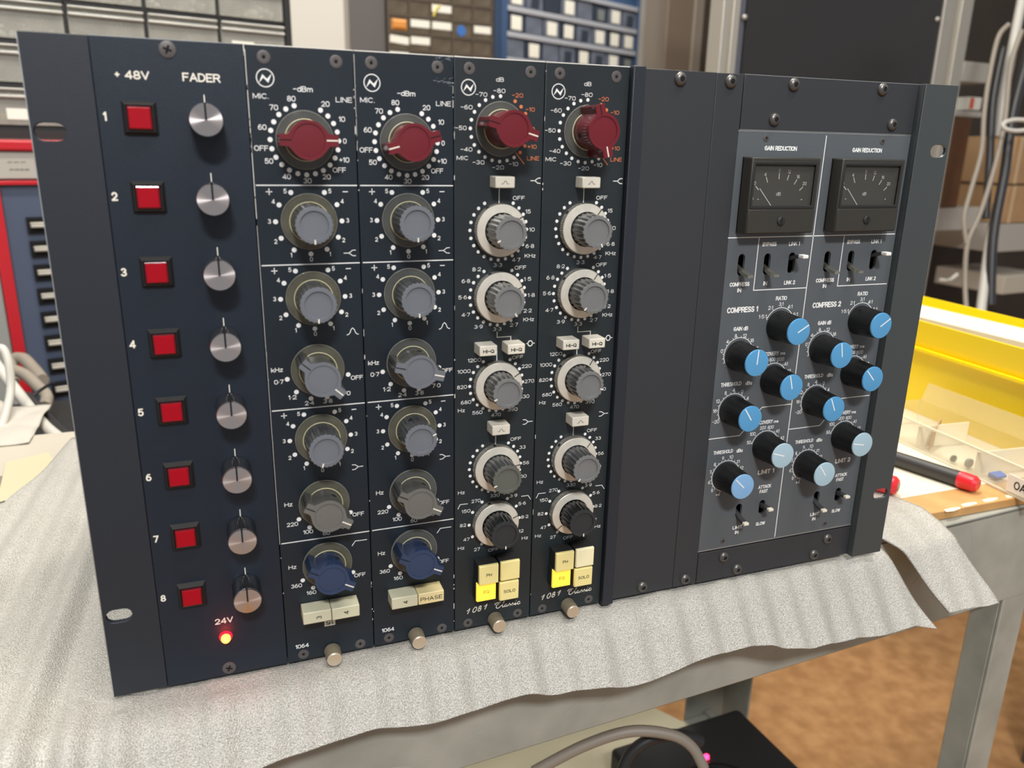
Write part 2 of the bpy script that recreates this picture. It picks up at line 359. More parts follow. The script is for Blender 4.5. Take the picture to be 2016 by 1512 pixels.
# ------------------------------------------------------------------ foam sheets
def edge_z(x): return 16 - .0622*x
def foam_y(x, z):
    sv = z - edge_z(x); A = R(52); r = 22
    if sv <= 0: return -2.4
    if sv < r*math.sin(A): return -2.4 - (r - math.sqrt(r*r - sv*sv))*.85
    return -2.4 - (r - r*math.cos(A))*.85 - (sv - r*math.sin(A))*math.tan(A)
def lerp_tab(tab, x):
    if x <= tab[0][0]: return tab[0][1]
    for (a, p), (b, q) in zip(tab, tab[1:]):
        if x <= b: t = (x-a)/(b-a); t = t*t*(3-2*t); return p + (q-p)*t
    return tab[-1][1]
def foam(name, xl, xr, zb, tab, step, lab, ph=0., lift=0.):
    random.seed(3); nx = int((xr(0)-xl(0))/2.2); mb = MB(); rows = 110; vs = []
    for j in range(rows+1):
        for i in range(nx+1):
            t = i/nx; xc = xl(0) + (xr(0)-xl(0))*t
            zf = lerp_tab(tab, xc) + edge_z(xc)
            q = j/rows; q = 1-(1-q)**1.6; z = zb + (zf - zb)*q
            x = xl(z) + (xr(z)-xl(z))*t
            amp = 1.0 + 1.0*min(1, max(0, (z-max(8, edge_z(x)))/14))
            amp *= 1 + 1.3*min(1, max(0, (12-x)/25))
            wv = amp*(math.sin(x/3.7 + .9*math.sin(x/31.) + z*.012 + ph) + .55*math.sin(x/8.3 + z*.02 + 1.3 + ph)) + .4*math.sin(z/13.+x/50.)
            if x > -20 and -160 < z < -2 and x < 490: wv = wv*.35 - .5
            if -5 < x < 300 and -6 < z < 11: wv = min(wv, 1.2)*.8
            sv = z - edge_z(x); k = min(1, max(0, sv/20))
            if lift: wv = wv*.55 + lift*min(1, max(0, (8-sv)/22))
            vs.append((x, foam_y(x, z) + wv*(1-.4*k) + (.0 if x > 0 else min(4.4, -x*.12)), z + wv*.6*k))
    W = nx+1; fs = []
    for j in range(rows):
        for i in range(nx): a = j*W+i; fs.append((a, a+W, a+W+1, a+1))
    mb.add(vs, fs); o = ob(name, mb, 'foam', smooth=180)
    md = o.modifiers.new('thickness', 'SOLIDIFY'); md.thickness = .0016; md.offset = -1
    return tag(o, lab, 'foam sheet')
foam('packing_foam_sheet', lambda z: -98 - .0 + (-z-254)*.19 if z < -100 else -130-.2*(z+100), lambda z: 491 + max(0, z+8)*.55, -398,
     [(-150, 62), (-43, 46), (-3, 40), (40, 33), (56, 30.5), (80, 29), (116, 28), (148, 31), (196, 30), (223, 33), (269, 37), (322, 34.5), (348, 35), (397, 42), (430, 43), (452, 45), (480, 45), (505, 50)], 2,
     'large rippled white packing foam sheet under the rack, hanging over the cart edge')
foam('packing_foam_strip', lambda z: 503 + max(-40, z)*.75 + 8, lambda z: 566 + z*.15 + (max(0, z)*.45), -96,
     [(490, 43), (520, 44), (560, 46), (590, 46.5)], 2, 'narrow loose strip of white packing foam right of the rack', 2., 6.2)

# ------------------------------------------------------------------ rack chassis
def slot(cx, cy, w, h, n=6):
    r = h/2; pts = []
    for i in range(n+1): a = -math.pi/2 + math.pi*i/n; pts.append((cx + w/2 - r + r*math.cos(a), cy + r*math.sin(a)))
    for i in range(n+1): a = math.pi/2 + math.pi*i/n; pts.append((cx - w/2 + r + r*math.cos(a), cy + r*math.sin(a)))
    return pts
def rect(x0, x1, y0, y1): return [(x0, y0), (x1, y0), (x1, y1), (x0, y1)]
H = 304.4
rack = thing('rack_chassis', 'dark steel nineteen-inch rack frame with slotted ears holding the audio modules', 'rack', (0, 0, 0))
body = MB()
body.box(19, 21, 4, 300, -240, -3.2).box(458.5, 460.5, 4, 300, -240, -3.2).box(21, 458.5, 4, 6, -240, -3.2).box(21, 458.5, 298, 300, -240, -3.2).box(21, 458.5, 6, 298, -240, -238)
ob('case_body', body, 'blank', rack)
ob('left_ear', MB().prism(rect(0, 24.75, 0, H), -3, 0, [slot(6.95, 267.3, 11.6, 7.0), slot(7.5, 44.6, 11.6, 7.0)]), 'ear', rack, bevel=.25)
re_ = MB().prism(rect(457.6, 482.6, 0, H), 3, 5, [slot(474.9, 267.4, 12, 7.2), slot(474.2, 45.0, 12, 7.2)])
re_.box(457.6, 459.2, 0, H, -3, 3.2)
ob('right_ear', re_, mat('right_ear_lit_paint', s(64, 69, 69), .42, bump=.1, bscale=3500), rack, bevel=.25)  # lighter than left ear; light reflected on it is put into the colour
ob('edge_trim', MB().box(.0, .35, .5, H, -2.6, .08), 'edge', rack, label='bare metal edge of the left ear')
ob('divider_bar', MB().box(268.0, 275.1, -.6, H+.6, -2.5, 3.4), 'ear', rack, bevel=.5)
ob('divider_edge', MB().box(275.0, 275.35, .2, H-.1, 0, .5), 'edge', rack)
def bolt_mesh():
    mb = MB(); mb.lathe([(3.55, 0), (3.55, .5), (3.3, 1.1), (2.7, 1.8), (1.9, 2.2), (1.35, 2.3), (1.25, 1.2)], 24, cap1=True); return mb.mesh('screw', 'bolt', 50)
def hex_mesh(r, z):
    mb = MB(); mb.prism([(r*math.cos(math.pi/3*i), r*math.sin(math.pi/3*i)) for i in range(6)], z-.15, z); return mb.mesh('hex_socket', 'dark', 0)
def bolt(parent, x, y, z=0):
    b = put('screw', cached('bolt', bolt_mesh), parent, (x, y, z)); put('hex_socket', cached('hexb', lambda: hex_mesh(1.25, 1.5)), b, (0, 0, .75)); return b
plates = []
for nm, y0, y1, scr in (('upper_frame_plate', 276.6, H, [(368.4, 300.4), (430.5, 300.5), (358.0, 282.1), (441.3, 281.7)]), ('lower_frame_plate', 0, 20.9, [(355.3, 15.6), (366.6, 4.9), (428.5, 4.7), (438.3, 14.9)])):
    p_ = ob(nm, MB().box(336.4, 457.4, y0, y1, -2, 0), 'blank', rack, bevel=.25)
    for x, y in scr: bolt(p_, x, y)
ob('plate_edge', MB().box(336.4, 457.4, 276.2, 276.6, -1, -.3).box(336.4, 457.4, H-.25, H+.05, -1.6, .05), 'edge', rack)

def blank(x0, x1, scr, lab):
    t = thing('blank_panel', lab, 'panel', (x0, 0, 0))
    ob('face_plate', MB().box(0, x1-x0, .2, H-.1, -2, 0), 'blank', t, bevel=.25)
    for x, y in scr: bolt(t, x-x0, y)
blank(275.4, 318.75, [(297.0, 300.1), (296.8, 5.2)], 'wide plain black blanking panel right of the divider bar, two dome screws')
blank(318.95, 335.9, [(327.6, 300.2), (327.6, 4.8)], 'narrow plain black blanking panel left of the twin compressor')

# ------------------------------------------------------------------ shared small parts
def cs_mesh():
    mb = MB(); mb.lathe([(2.75, 0), (2.75, .12), (2.45, .22), (1.0, .12), (.9, -.1)], 20); return mb.mesh('screw', 'screw', 40)
def csink(parent, x, y, mt=None):
    b = put('screw', cached('cs', cs_mesh), parent, (x, y, .02)); put('hex_socket', cached('hexc', lambda: hex_mesh(.75, .2)), b, (0, 0, .0))
    put('screw_rim', cached('csr', lambda: ring_mesh(2.95, .22, .1, 'screwrim')), b); return b
M['screwrim'] = mat('countersink_rim', s(70, 72, 76), .35, metal=.6)
def ring_mesh(r, w, z, m, nm='screw_rim'):
    mb = MB(); mb.stroke([(r*math.cos(2*math.pi*i/28), r*math.sin(2*math.pi*i/28)) for i in range(28)], w, z, True); return mb.mesh(nm, m, 0)
def phillips(parent, x, y, r=3.3):
    sc = r/3.3
    b = put('screw', cached(('ph', r), lambda: MB().lathe([(3.4*sc, 0), (3.3*sc, .35*sc), (2.6*sc, .6*sc)], 24).mesh('screw', 'screw', 40)), parent, (x, y, 0))
    def cr():
        mb = MB(); a, c = .45*sc, 1.7*sc; mb.prism([(-a, -c), (a, -c), (a, -a), (c, -a), (c, a), (a, a), (a, c), (-a, c), (-a, a), (-c, a), (-c, -a), (-a, -a)], .5*sc, .66*sc); return mb.mesh('cross_recess', 'dark', 0)
    put('cross_recess', cached(('cr', r), cr), b, rz=20); return b
def circ(r, n=40, a0=0, a1=360): return [(r*math.cos(R(a0+(a1-a0)*i/n)), r*math.sin(R(a0+(a1-a0)*i/n))) for i in range(n)]

def wing_profile(r, reach, w, n=18):
    # outline with a wing towards +y and one towards -y
    a = math.degrees(math.asin(w*.85/r)); pts = []
    for sgn in (0, 180):
        for i in range(n+1):
            t = (-90 + a + 12) + (180 - 2*(a+12))*i/n + sgn; pts.append((r*math.cos(R(t)), r*math.sin(R(t))))
        c, d = math.cos(R(sgn)), math.sin(R(sgn))
        for (x, y) in ((w/2*1.0, r*1.06), (w/2, reach-.3), (w/2-.3, reach), (-w/2+.3, reach), (-w/2, reach-.3), (-w/2*1.0, r*1.06)):
            pts.append((x*c - y*d, x*d + y*c))
    return pts
def wing_knob(parent, x, y, h, ang, face, side, skirt='skirt', reach=12.3, r=8.1):
    """ang: clockwise angle of the pointer wing"""
    def body():
        mb = MB(); pr = wing_profile(r, reach, 4.7); mb.prism(pr, 2.2, h-1.0); return mb.mesh('knob', side, 35)
    k = put('knob', cached(('wk', h, side), body), parent, (x, y, 0), rz=ang)
    def top():
        mb = MB(); pr = wing_profile(r+.15, reach+.1, 4.9); mb.prism(pr, h-1.0, h, [circ(6.9)]); mb.lathe([(6.9, h-1), (6.9, h-.45), (6.3, h-.4)], 40, cap0=False); return mb.mesh('knob_cap', face, 35)
    put('knob_cap', cached(('wt', h, face), top), k, bevel=0)
    put('pointer_line', cached(('wp', h), lambda: MB().box(-.28, .28, 7.3, reach-.1, h-.2, h+.06).mesh('pointer_line', 'cream', 0)), k)
    put('wing_groove', cached(('wg', h), lambda: MB().box(-.25, .25, -reach+.1, -7.4, h-.2, h+.05).box(-.25, .25, -reach-.14, -reach+.1, 3.3, h-.1).mesh('wing_groove', 'dark', 0)), k)
    sd_ = 1 if side == 'kreds' else -1
    put('grub_hole', cached(('gh', sd_), lambda: MB().tube([(sd_*(r-.6), 0, 9), (sd_*(r+.12), 0, 9)], 1.3, 12).mesh('grub_hole', 'dark', 40)), k)
    put('skirt', cached(('sk', skirt), lambda: MB().lathe([(12.65, .3), (12.65, 1.3), (12.2, 2.0), (10.5, 2.5), (8.2, 3.0)], 56).mesh('skirt', skirt, 40)), k)
    put('skirt_ring', cached('skr', lambda: torus(8.9, .22, 3.0).mesh('skirt_ring', 'skring', 60)), k)
    put('skirt_rim', cached('skr2', lambda: torus(12.5, .16, 1.3).mesh('skirt_rim', 'skrim', 60)), k)
    return k
M['skrim'] = mat('clear_plastic_rim', s(165, 162, 150), .1, alpha=.6, coat=.8)
def torus(r, t, z, n=56, m=8):
    mb = MB(); pr = [(r + t*math.cos(2*math.pi*i/m), z + t*math.sin(2*math.pi*i/m)) for i in range(m+1)]; mb.lathe(pr, n, cap0=False, cap1=False); return mb
def fluted(parent, x, y, h, ang, face, side, r=8.2, z0=2.2, rd=6.2, n=24):
    amp = .022 if n > 20 else .030
    fn = lambda a, z: 1 + amp*math.cos(n*a)
    def body(): return MB().lathe([(r*1.07, z0), (r*1.03, z0+1), (r*.97, h-1.2)], n*6, fn=fn).mesh('knob', side, 45)
    k = put('knob', cached(('fb', h, side, r, z0, n), body), parent, (x, y, 0), rz=ang)
    def top():
        mb = MB().lathe([(r*.985, h-1.3), (r, h-.55), (r*.985, h-.12), (rd+.5, h), (rd+.05, h-.02), (rd-.1, h-.75), (.01, h-.75)], n*6, fn=lambda a, z: 1 + ((amp if z < h-.05 and z > h-1.4 else 0)*math.cos(n*a) if abs(z-(h-.75)) > .01 else 0), cap0=False, cap1=False); return mb.mesh('knob_cap', face, 40)
    put('knob_cap', cached(('ft', h, face, r, rd, n), top), k)
    put('pointer_tick', cached(('fp', h, r, rd), lambda: MB().box(-.3, .3, rd+.1, r+.05, h-1.4, h+.08).mesh('pointer_tick', 'cream', 0)), k)
    put('grub_hole', cached(('gh2', r), lambda: MB().tube([(-r*.8, 0, 9), (-r*1.045, 0, 9)], 1.1, 12).mesh('grub_hole', 'dark', 40)), k)
    return k
def skirted_fluted(parent, x, y, h, ang, face, side, skirt):
    k = fluted(parent, x, y, h, ang, face, side)
    put('skirt', cached(('sk', skirt), lambda: MB().lathe([(12.65, .3), (12.65, 1.3), (12.2, 2.0), (10.5, 2.5), (8.2, 3.0)], 56).mesh('skirt', skirt, 40)), k)
    put('skirt_ring', cached('skr', lambda: torus(8.9, .22, 3.0).mesh('skirt_ring', 'skring', 60)), k)
    put('skirt_rim', cached('skr2', lambda: torus(12.5, .16, 1.3).mesh('skirt_rim', 'skrim', 60)), k)
def ringed(parent, x, y, h, ang, rang, face, side):
    fn = lambda a, z: 1 + .006*math.cos(90*a)
    rk = put('knob_ring', cached('ring', lambda: MB().lathe([(13.1, .4), (13.1, 1.0), (13.1, 4.0), (12.8, 4.5)], 360, fn=fn, cap1=False).mesh('knob_ring', 'knurl', 30)), parent, (x, y, 0), rz=rang)
    put('ring_face', cached('ringf', lambda: MB().lathe([(12.85, 4.45), (12.6, 4.7), (8.9, 5.3), (8.6, 3.0)], 72, cap0=False).mesh('ring_face', 'alu', 30)), rk)
    put('ring_pointer', cached('ringp', lambda: MB().add([(-.25, 9.4, 5.28), (.25, 9.4, 5.28), (.25, 13.0, 4.78), (-.25, 13.0, 4.78)], [(0, 1, 2, 3)]).mesh('ring_pointer', 'ink', 0)), rk)
    put('grub_hole', cached('gh3', lambda: MB().tube([(-12.6, 0, 2.6), (-13.25, 0, 2.6)], 1.0, 12).mesh('grub_hole', 'dark', 40)), rk)
    fluted(parent, x, y, h, ang, face, side, r=8.0, z0=3.2, rd=6.2, n=20)
def thumbscrew(parent, x, y, h=9.5):
    k = put('thumb_screw', cached('th', lambda: MB().lathe([(3.9, 0), (4.3, .6), (4.15, 1.5), (3.95, h-.8)], 160, fn=lambda a, z: 1+.012*math.cos(40*a)).mesh('thumb_screw', 'brassk', 30)), parent, (x, y, 0))
    put('thumb_screw_head', cached('th2', lambda: MB().lathe([(3.95, h-.8), (3.9, h-.3), (3.5, h)], 32, cap0=False).mesh('thumb_screw_head', 'brass', 30)), k)
def key(parent, x0, x1, y0, y1, h, m, txt=None, th=1.8, rot=0, tw=None, icon=False, bold=.01, dx=0, dy=0, name='push_button'):
    b = ob(name, MB().frustum(0, x1-x0, 0, y1-y0, 0, h, .12), m, parent, (x0, y0, 0), bevel=.45)
    cx, cy = (x1-x0)/2 + dx, (y1-y0)/2 + dy
    if txt or icon:
        mb = MB()
        if txt: mb.text(txt, cx, cy, th, w=tw, z=h+.04, rot=rot, bold=bold)
        if icon: mb.stroke([(cx-2, cy-.7), (cx-1.1, cy-.7), (cx-.75, cy-.3), (cx-.55, cy+.35), (cx, cy+.7), (cx+.55, cy+.35), (cx+.75, cy-.3), (cx+1.1, cy-.7), (cx+2, cy-.7)], .25, h+.04)
        ob('button_legend', mb, 'ink', b, smooth=0)
    return b
def logo(mb, cx, cy, r=3.75, z=.06):
    mb.stroke([(cx + (r-.15)*math.cos(2*math.pi*i/40), cy + (r-.15)*math.sin(2*math.pi*i/40)) for i in range(40)], .42, z, True)
    k = r/3.75
    pts = [(-2.6, -2.0), (-.35, 1.55), (.55, -.25), (2.85, 1.75), (.95, -1.75), (.0, .1)]
    pts = [(-2.75, -2.1), (-1.1, 1.5), (.75, -.35), (2.8, 1.9), (1.2, -1.95), (-.75, .05)]
    P2 = [(cx+a*k, cy+b*k, z) for a, b in pts]
    tr = tessellate_polygon([[Vector(p) for p in P2]]); mb.add(P2, [t for t in tr])
def chips(parent, edges, seed, n=40):
    """small bare spots along vertical edges of a face plate; edges: list of (x, y0, y1, dens)"""
    random.seed(seed); mb = MB()
    for x, y0, y1, n in edges:
        for i in range(n):
            y = random.uniform(y0, y1); L = random.choice((.6, .8, 1.2, 2.5, 4.)); w = random.uniform(.15, .42)
            mb.add([(x-w*.5, y-L/2, .05), (x+w*.5, y-L*.4, .05), (x+w*.6, y+L*.3, .05), (x-w*.4, y+L/2, .05)], [(0, 1, 2, 3)])
    ob('paint_chips', mb, 'chip_glint', parent, smooth=0)

# ------------------------------------------------------------------ fader module
fm = thing('fader_module', 'dark navy fader panel with eight red lit buttons and eight silver knobs', 'panel', (24.95, 0, 0))
FX = 24.95
ob('front_panel', MB().box(0, 58.5, 0, H, -2.5, 0), 'navy', fm, bevel=.3)
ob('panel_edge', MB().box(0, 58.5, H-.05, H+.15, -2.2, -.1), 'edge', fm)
ny = [273.8, 241.9, 210.0, 178.0, 146.2, 114.2, 82.4, 50.3]
def word(parent, nm, m, t_, x, y, h, w=None, bold=0., z=.06, rot=0): return ob(nm, MB().text(t_, x, y, h, w=w, z=z, bold=bold, rot=rot), m, parent, smooth=0)
word(fm, 'engraved_word', 'cream', '+', 33.9-FX, 290.2, 2.9, bold=.045); word(fm, 'engraved_word', 'cream', '48V', 41.3-FX, 290.2, 3.3, 9.2, .03)
word(fm, 'engraved_word', 'cream', 'FADER', 65.9-FX, 290.3, 3.4, 14.9, .03); word(fm, 'engraved_word', 'cream', '24V', 54.2-FX, 32.2, 3.2, 8.7, .02)
for i, y in enumerate(ny):
    word(fm, 'engraved_number', 'cream', str(i+1), 27.6-FX, y, 3.6, bold=.04)
    ob('index_line', MB().stroke([(66.3-FX, y+9.8), (66.3-FX, y+4)], .42, .06), 'cream', fm, smooth=0)
phillips(fm, 53.7-FX, 300.6); phillips(fm, 54.5-FX, 4.2)
def bez():
    mb = MB(); a = 6.7; b = 5.1
    vs = [(-a, -a, 0), (a, -a, 0), (a, a, 0), (-a, a, 0), (-b-.2, -b-.2, 2.6), (b+.2, -b-.2, 2.6), (b+.2, b+.2, 2.6), (-b-.2, b+.2, 2.6), (-b, -b, 2.6), (b, -b, 2.6), (b, b, 2.6), (-b, b, 2.6), (-b, -b, .4), (b, -b, .4), (b, b, .4), (-b, b, .4)]
    fs = []
    for k in (0, 4, 8):
        for i in range(4): j = (i+1) % 4; fs.append((k+i, k+j, k+4+j, k+4+i))
    fs.append((12, 13, 14, 15)); mb.add(vs, fs); return mb.mesh('red_button', 'matte', 0)
for i, y in enumerate(ny):
    b = put('red_button', cached('bez', bez), fm, (40.75-FX, y-.35, 0))
    put('lens_rim', cached('lr', lambda: MB().frustum(-4.85, 4.85, -4.85, 4.85, .5, 3.2, .15).mesh('lens_rim', 'redrim', 0)), b, bevel=.4)
    put('red_lens', cached('ln', lambda: MB().frustum(-4.3, 4.3, -4.25, 4.25, 3.0, 3.7, .35).mesh('red_lens', 'red', 0)), b)
    put('lens_highlight_edge', cached('lh', lambda: MB().box(-4.1, 4.1, 4.3, 4.55, 3.1, 3.3).mesh('lens_lip', 'lip', 0)), b) if False else None
    k = put('knob', cached('fk', lambda: MB().lathe([(6.7, .4), (6.6, 13.9)], 240, fn=lambda a, z: 1+.016*math.cos(48*a)).mesh('knob', 'chrome', 30)), fm, (66.2-FX, y-.6, 0))
    put('knob_cap', cached('fk2', lambda: MB().lathe([(6.55, 13.9), (6.6, 14.4), (6.35, 14.9), (.02, 15.0)], 64, cap0=False).mesh('knob_cap', 'silver', 30)), k)
    put('pointer_slot', cached('fk3', lambda: MB().box(-.38, .38, -.2, 6.62, 14.6, 15.05).box(-.42, .42, 6.3, 6.78, .6, 15.0).mesh('pointer_slot', 'dark', 0)), k)
led = ob('led', MB().lathe([(3.2, 0), (3.1, .7), (2.6, 1.4)], 28), 'ledrim', fm, (54.3-FX, 22.9, 0))
ob('led_dome', MB().lathe([(2.3, 1.2), (2.3, 2.6), (1.9, 3.5), (1.1, 4.0), (.1, 4.2)], 24), 'led', led, smooth=80)

pl = bpy.data.lights.new('led_glow', 'POINT'); pl.energy = .004; pl.color = (1, .03, .06); pl.shadow_soft_size = .002
po = bpy.data.objects.new('led_glow', pl); COL.objects.link(po); po.location = V(54.3, 22.9, 5.2)
# ------------------------------------------------------------------ 1064 style modules
def dots(mb, cx, cy, r, angs, rd, z=.06):
    for a in angs: mb.disc(cx + r*math.sin(R(a)), cy + r*math.cos(R(a)), rd, z)
def shelf_sym(mb, x, y, flip=False, z=.06, w=.36, k=1.0):
    f = -1 if flip else 1
    mb.stroke([(x - f*2.8*k, y), (x - f*.4*k, y)], w, z)
    for sg in (1, -1): mb.stroke([(x - f*.5*k, y), (x + f*.5*k, y + sg*.55*k), (x + f*1.3*k, y + sg*1.25*k), (x + f*2.9*k, y + sg*1.35*k)], w, z)
def scale_part(parent, build, m='white', name='dial_scale'):
    mb = MB(); build(mb); return ob(name, mb, m, parent, smooth=0)
XC = 23.2
def module_1064(x0, lab, gain_ang, gpoint, angs, keys, sk, seed):
    t = thing('preamp_module', lab, 'preamp', (x0, 0, 0))
    ob('front_panel', MB().box(.2, 45.85, 0, H, -2.5, 0), 'module', t, bevel=.3)
    ob('panel_edge', MB().box(.2, 45.85, H-.1, H+.3, -2.2, .04), 'chip_glint', t)  # pale strip: catch-light of the top rim put into the colour
    def g(mb):
        dots(mb, XC, 266.1, 14.9, [a for a in range(-180, 180, 15) if a not in (0, 15)], 1.1)
        for s_, x, y, w in (('80', 18.3, 283.4, 3.6), ('70', 10.7, 279.5, 3.6), ('60', 5.3, 271.2, 3.6), ('OFF', 4.3, 262.4, 6.0), ('50', 7.2, 257.0, 3.6), ('40', 14.4, 250.4, 3.6), ('30', 23.4, 248.6, 3.6), ('20', 32.0, 250.4, 3.6), ('OFF', 37.8, 253.4, 6.0), ('+10', 40.2, 257.9, 4.6), ('0', 40.8, 266.1, None), ('10', 39.9, 275.5, 2.8), ('20', 32.9, 281.7, 3.6)):
            mb.text(s_, x, y, 2.3, w=w, bold=.01)
        mb.text('-dBm', 23.5, 287.5, 2.3, w=8.4, bold=.015); mb.text('MIC.', 5.6, 284.0, 2.2, w=6.6, bold=.005); mb.text('LINE', 41.1, 283.7, 2.2, w=7.2, bold=.005)
    scale_part(t, g)
    mb = MB(); logo(mb, 7.9, 291.4); ob('emblem', mb, 'white', t, smooth=0)
    for y in (246.6, 211.0, 141.1, 70.25): ob('rule_line', MB().box(1.0, 45.6, y-.25, y+.25, .03, .06), 'white', t, smooth=0)
    for f_ in (lambda mb: shelf_sym(mb, 41.0, 215.7), lambda mb: shelf_sym(mb, 40.9, 107.3, True),
               lambda mb: mb.stroke([(38.1, 176.4), (38.9, 176.5), (39.6, 177.2), (40.3, 179.0), (41.0, 179.6), (41.7, 179.0), (42.4, 177.2), (43.1, 176.5), (43.9, 176.4)], .36, .06),
               lambda mb: mb.stroke([(36.2, 63.1), (38.1, 65.7), (44.2, 65.6)], .36, .06)):
        scale_part(t, f_, name='filter_symbol')
    word(t, 'model_number', 'white', '1064', 7.9, 8.9, 2.4, 6.9, .03)
    for cy, kk in ((230.6, 0), (195.2, 1), (125.0, 2)):
        def e(mb, cy=cy):
            dots(mb, XC, cy, 14.85, [-30, -60, -90, -120, -150, 180, 150, 120, 90, 60, 30], 1.12)
            for n_, dx, dy in (('5', 9.9, 13.5), ('4', 15.3, 8.9), ('3', 17.5, .2), ('2', 15.3, -8.8), ('1', 8.8, -15.1)):
                mb.text(n_, XC-dx, cy+dy, 2.1, bold=.015); mb.text(n_, XC+dx, cy+dy, 2.1, bold=.015)
            mb.text('0', XC+.1, cy-17.3, 2.1, bold=.01)
            mb.stroke([(XC-18.2, cy+13.2), (XC-15.4, cy+13.2)], .4, .06); mb.stroke([(XC-16.8, cy+11.8), (XC-16.8, cy+14.6)], .4, .06); mb.stroke([(XC+15.7, cy+13.2), (XC+18.1, cy+13.2)], .4, .06)
        scale_part(t, e)
    def k1(mb):
        dots(mb, XC+.3, 160.3, 15, [-105, -135, -165, 165, 135, 105], 1.15)
        for s_, x, y, w in (('kHz', 4.6, 161.4, 5.4), ('0·7', 5.1, 155.4, 4.4), ('1·2', 10.9, 147.2, 3.9), ('2·4', 18.8, 143.6, 4.4), ('3·8', 27.6, 143.8, 4.4), ('7·0', 36.5, 146.9, 4.4), ('OFF', 42.2, 154.6, 6.0)): mb.text(s_, x, y, 2.2, w=w, bold=.015)
    scale_part(t, k1)
    def k2(mb):
        dots(mb, XC+.1, 90.0, 15, [-120, -148, 180, 150, 120], 1.15)
        for s_, x, y, w in (('Hz', 5.7, 91.3, 3.9), ('220', 7.0, 80.2, 5.5), ('100', 14.5, 74.9, 4.9), ('60', 23.5, 72.7, 3.6), ('35', 33.0, 75.0, 3.6), ('OFF', 40.2, 80.9, 6.0)): mb.text(s_, x, y, 2.2, w=w, bold=.01)
    scale_part(t, k2)
    def k3(mb):
        dots(mb, XC+.1, 55.2, 15, [-120, -148, 180, 150, 120], 1.15)
        for s_, x, y, w in (('Hz', 5.6, 56.2, 3.9), ('360', 7.0, 45.1, 5.5), ('160', 14.3, 39.8, 4.9), ('OFF', 39.8, 45.5, 6.0)): mb.text(s_, x, y, 2.2, w=w, bold=.01)
    scale_part(t, k3)
    for x, y in ((7.8, 299.8), (38.3, 299.5), (8.3, 3.7), (38.5, 3.4)): csink(t, x, y)
    wing_knob(t, XC, 266.1, 16.5, gain_ang, 'kred', 'kreds', 'skirt')
    skirted_fluted(t, XC, 230.5, 19.0, angs[0], 'kgrey', 'kside', sk[0])
    skirted_fluted(t, XC, 195.2, 19.5, angs[1], 'kgrey', 'kside', sk[1])
    wing_knob(t, XC+.3, 160.3, 19.5, angs[2], 'kgrey', 'kwarms', sk[2])
    skirted_fluted(t, XC+.2, 125.0, 19.5, angs[3], 'kgrey', 'kside', sk[3])
    wing_knob(t, XC, 90.0, 17.5, angs[4], 'kwarm', 'kwarms', sk[4])
    wing_knob(t, XC, 55.2, 17.5, angs[5], 'knavy', 'knavys', sk[5])
    for kk in keys: key(t, **kk)
    thumbscrew(t, 23.3, 3.0)
    chips(t, [(.3, 235, 302, 7), (.3, 5, 200, 6), (45.7, 270, 303, 4), (45.7, 2, 40, 5)], seed)
    if seed == 11: ob('bare_edge', MB().box(.15, .42, 232, 302.5, -.5, .05).box(.15, .3, 70, 229, -.5, .05), 'chip_glint', t)
    else: ob('bare_edge', MB().box(.15, .3, 262, 303, -.5, .05), 'chip_glint', t)
    return t
mA = module_1064(83.65, 'left preamp module with maroon gain knob and ivory buttons marked 3 and 4', 90, 0, [180, 182, 133, 196, 120, 120],
    [dict(x0=8.4, x1=22.9, y0=27.4, y1=34.3, h=10, m='keyg', txt='3', th=2.7, rot=90, dx=.8, dy=-.3), dict(x0=23.05, x1=37.5, y0=27.1, y1=34.1, h=10, m='keyg', txt='4', th=2.7, rot=90, dx=.2)],
    ['skirt2', 'skirt2', 'skirt2', 'skirt2', 'skirt2', 'skirt2'], 11)
tb = ob('paper_tag', MB().box(20, 25.7, 18.2, 27, .02, .2), 'key', mA); ob('tag_number', MB().text('15', 22.9, 20.3, 2.6, w=4, z=.24, rot=180, bold=.02), 'ink', tb, smooth=0)
mB = module_1064(129.7, 'right preamp module with maroon gain knob and a yellowed button reading PHASE', 255, 0, [178, 178, 105, 70, 118, 117],
    [dict(x0=8.3, x1=22.75, y0=26.9, y1=33.8, h=10, m='keyg', txt='4', th=2.7, rot=90, dx=.4), dict(x0=22.9, x1=37.3, y0=26.9, y1=33.8, h=10, m='keyy', txt='PHASE', th=2.4, tw=12.2, dy=-.2)],
    ['skirt', 'skirt', 'skirt', 'skirt2', 'skirt', 'skirt'], 12)
# bare scuffs at the top right corner of the second module
sc2 = MB(); random.seed(5)
for i in range(26):
    x = random.uniform(36, 45.5); y = random.choice([random.uniform(301.5, 304), random.gauss(293.6, .9)]); L = random.uniform(.6, 3.2)
    sc2.stroke([(x, y), (min(45.6, x+L), y+random.gauss(0, .3))], random.uniform(.08, .3), .05)
ob('scuff_marks', sc2, mat('scuff_grey', s(120, 126, 132), .5), mB, smooth=0)

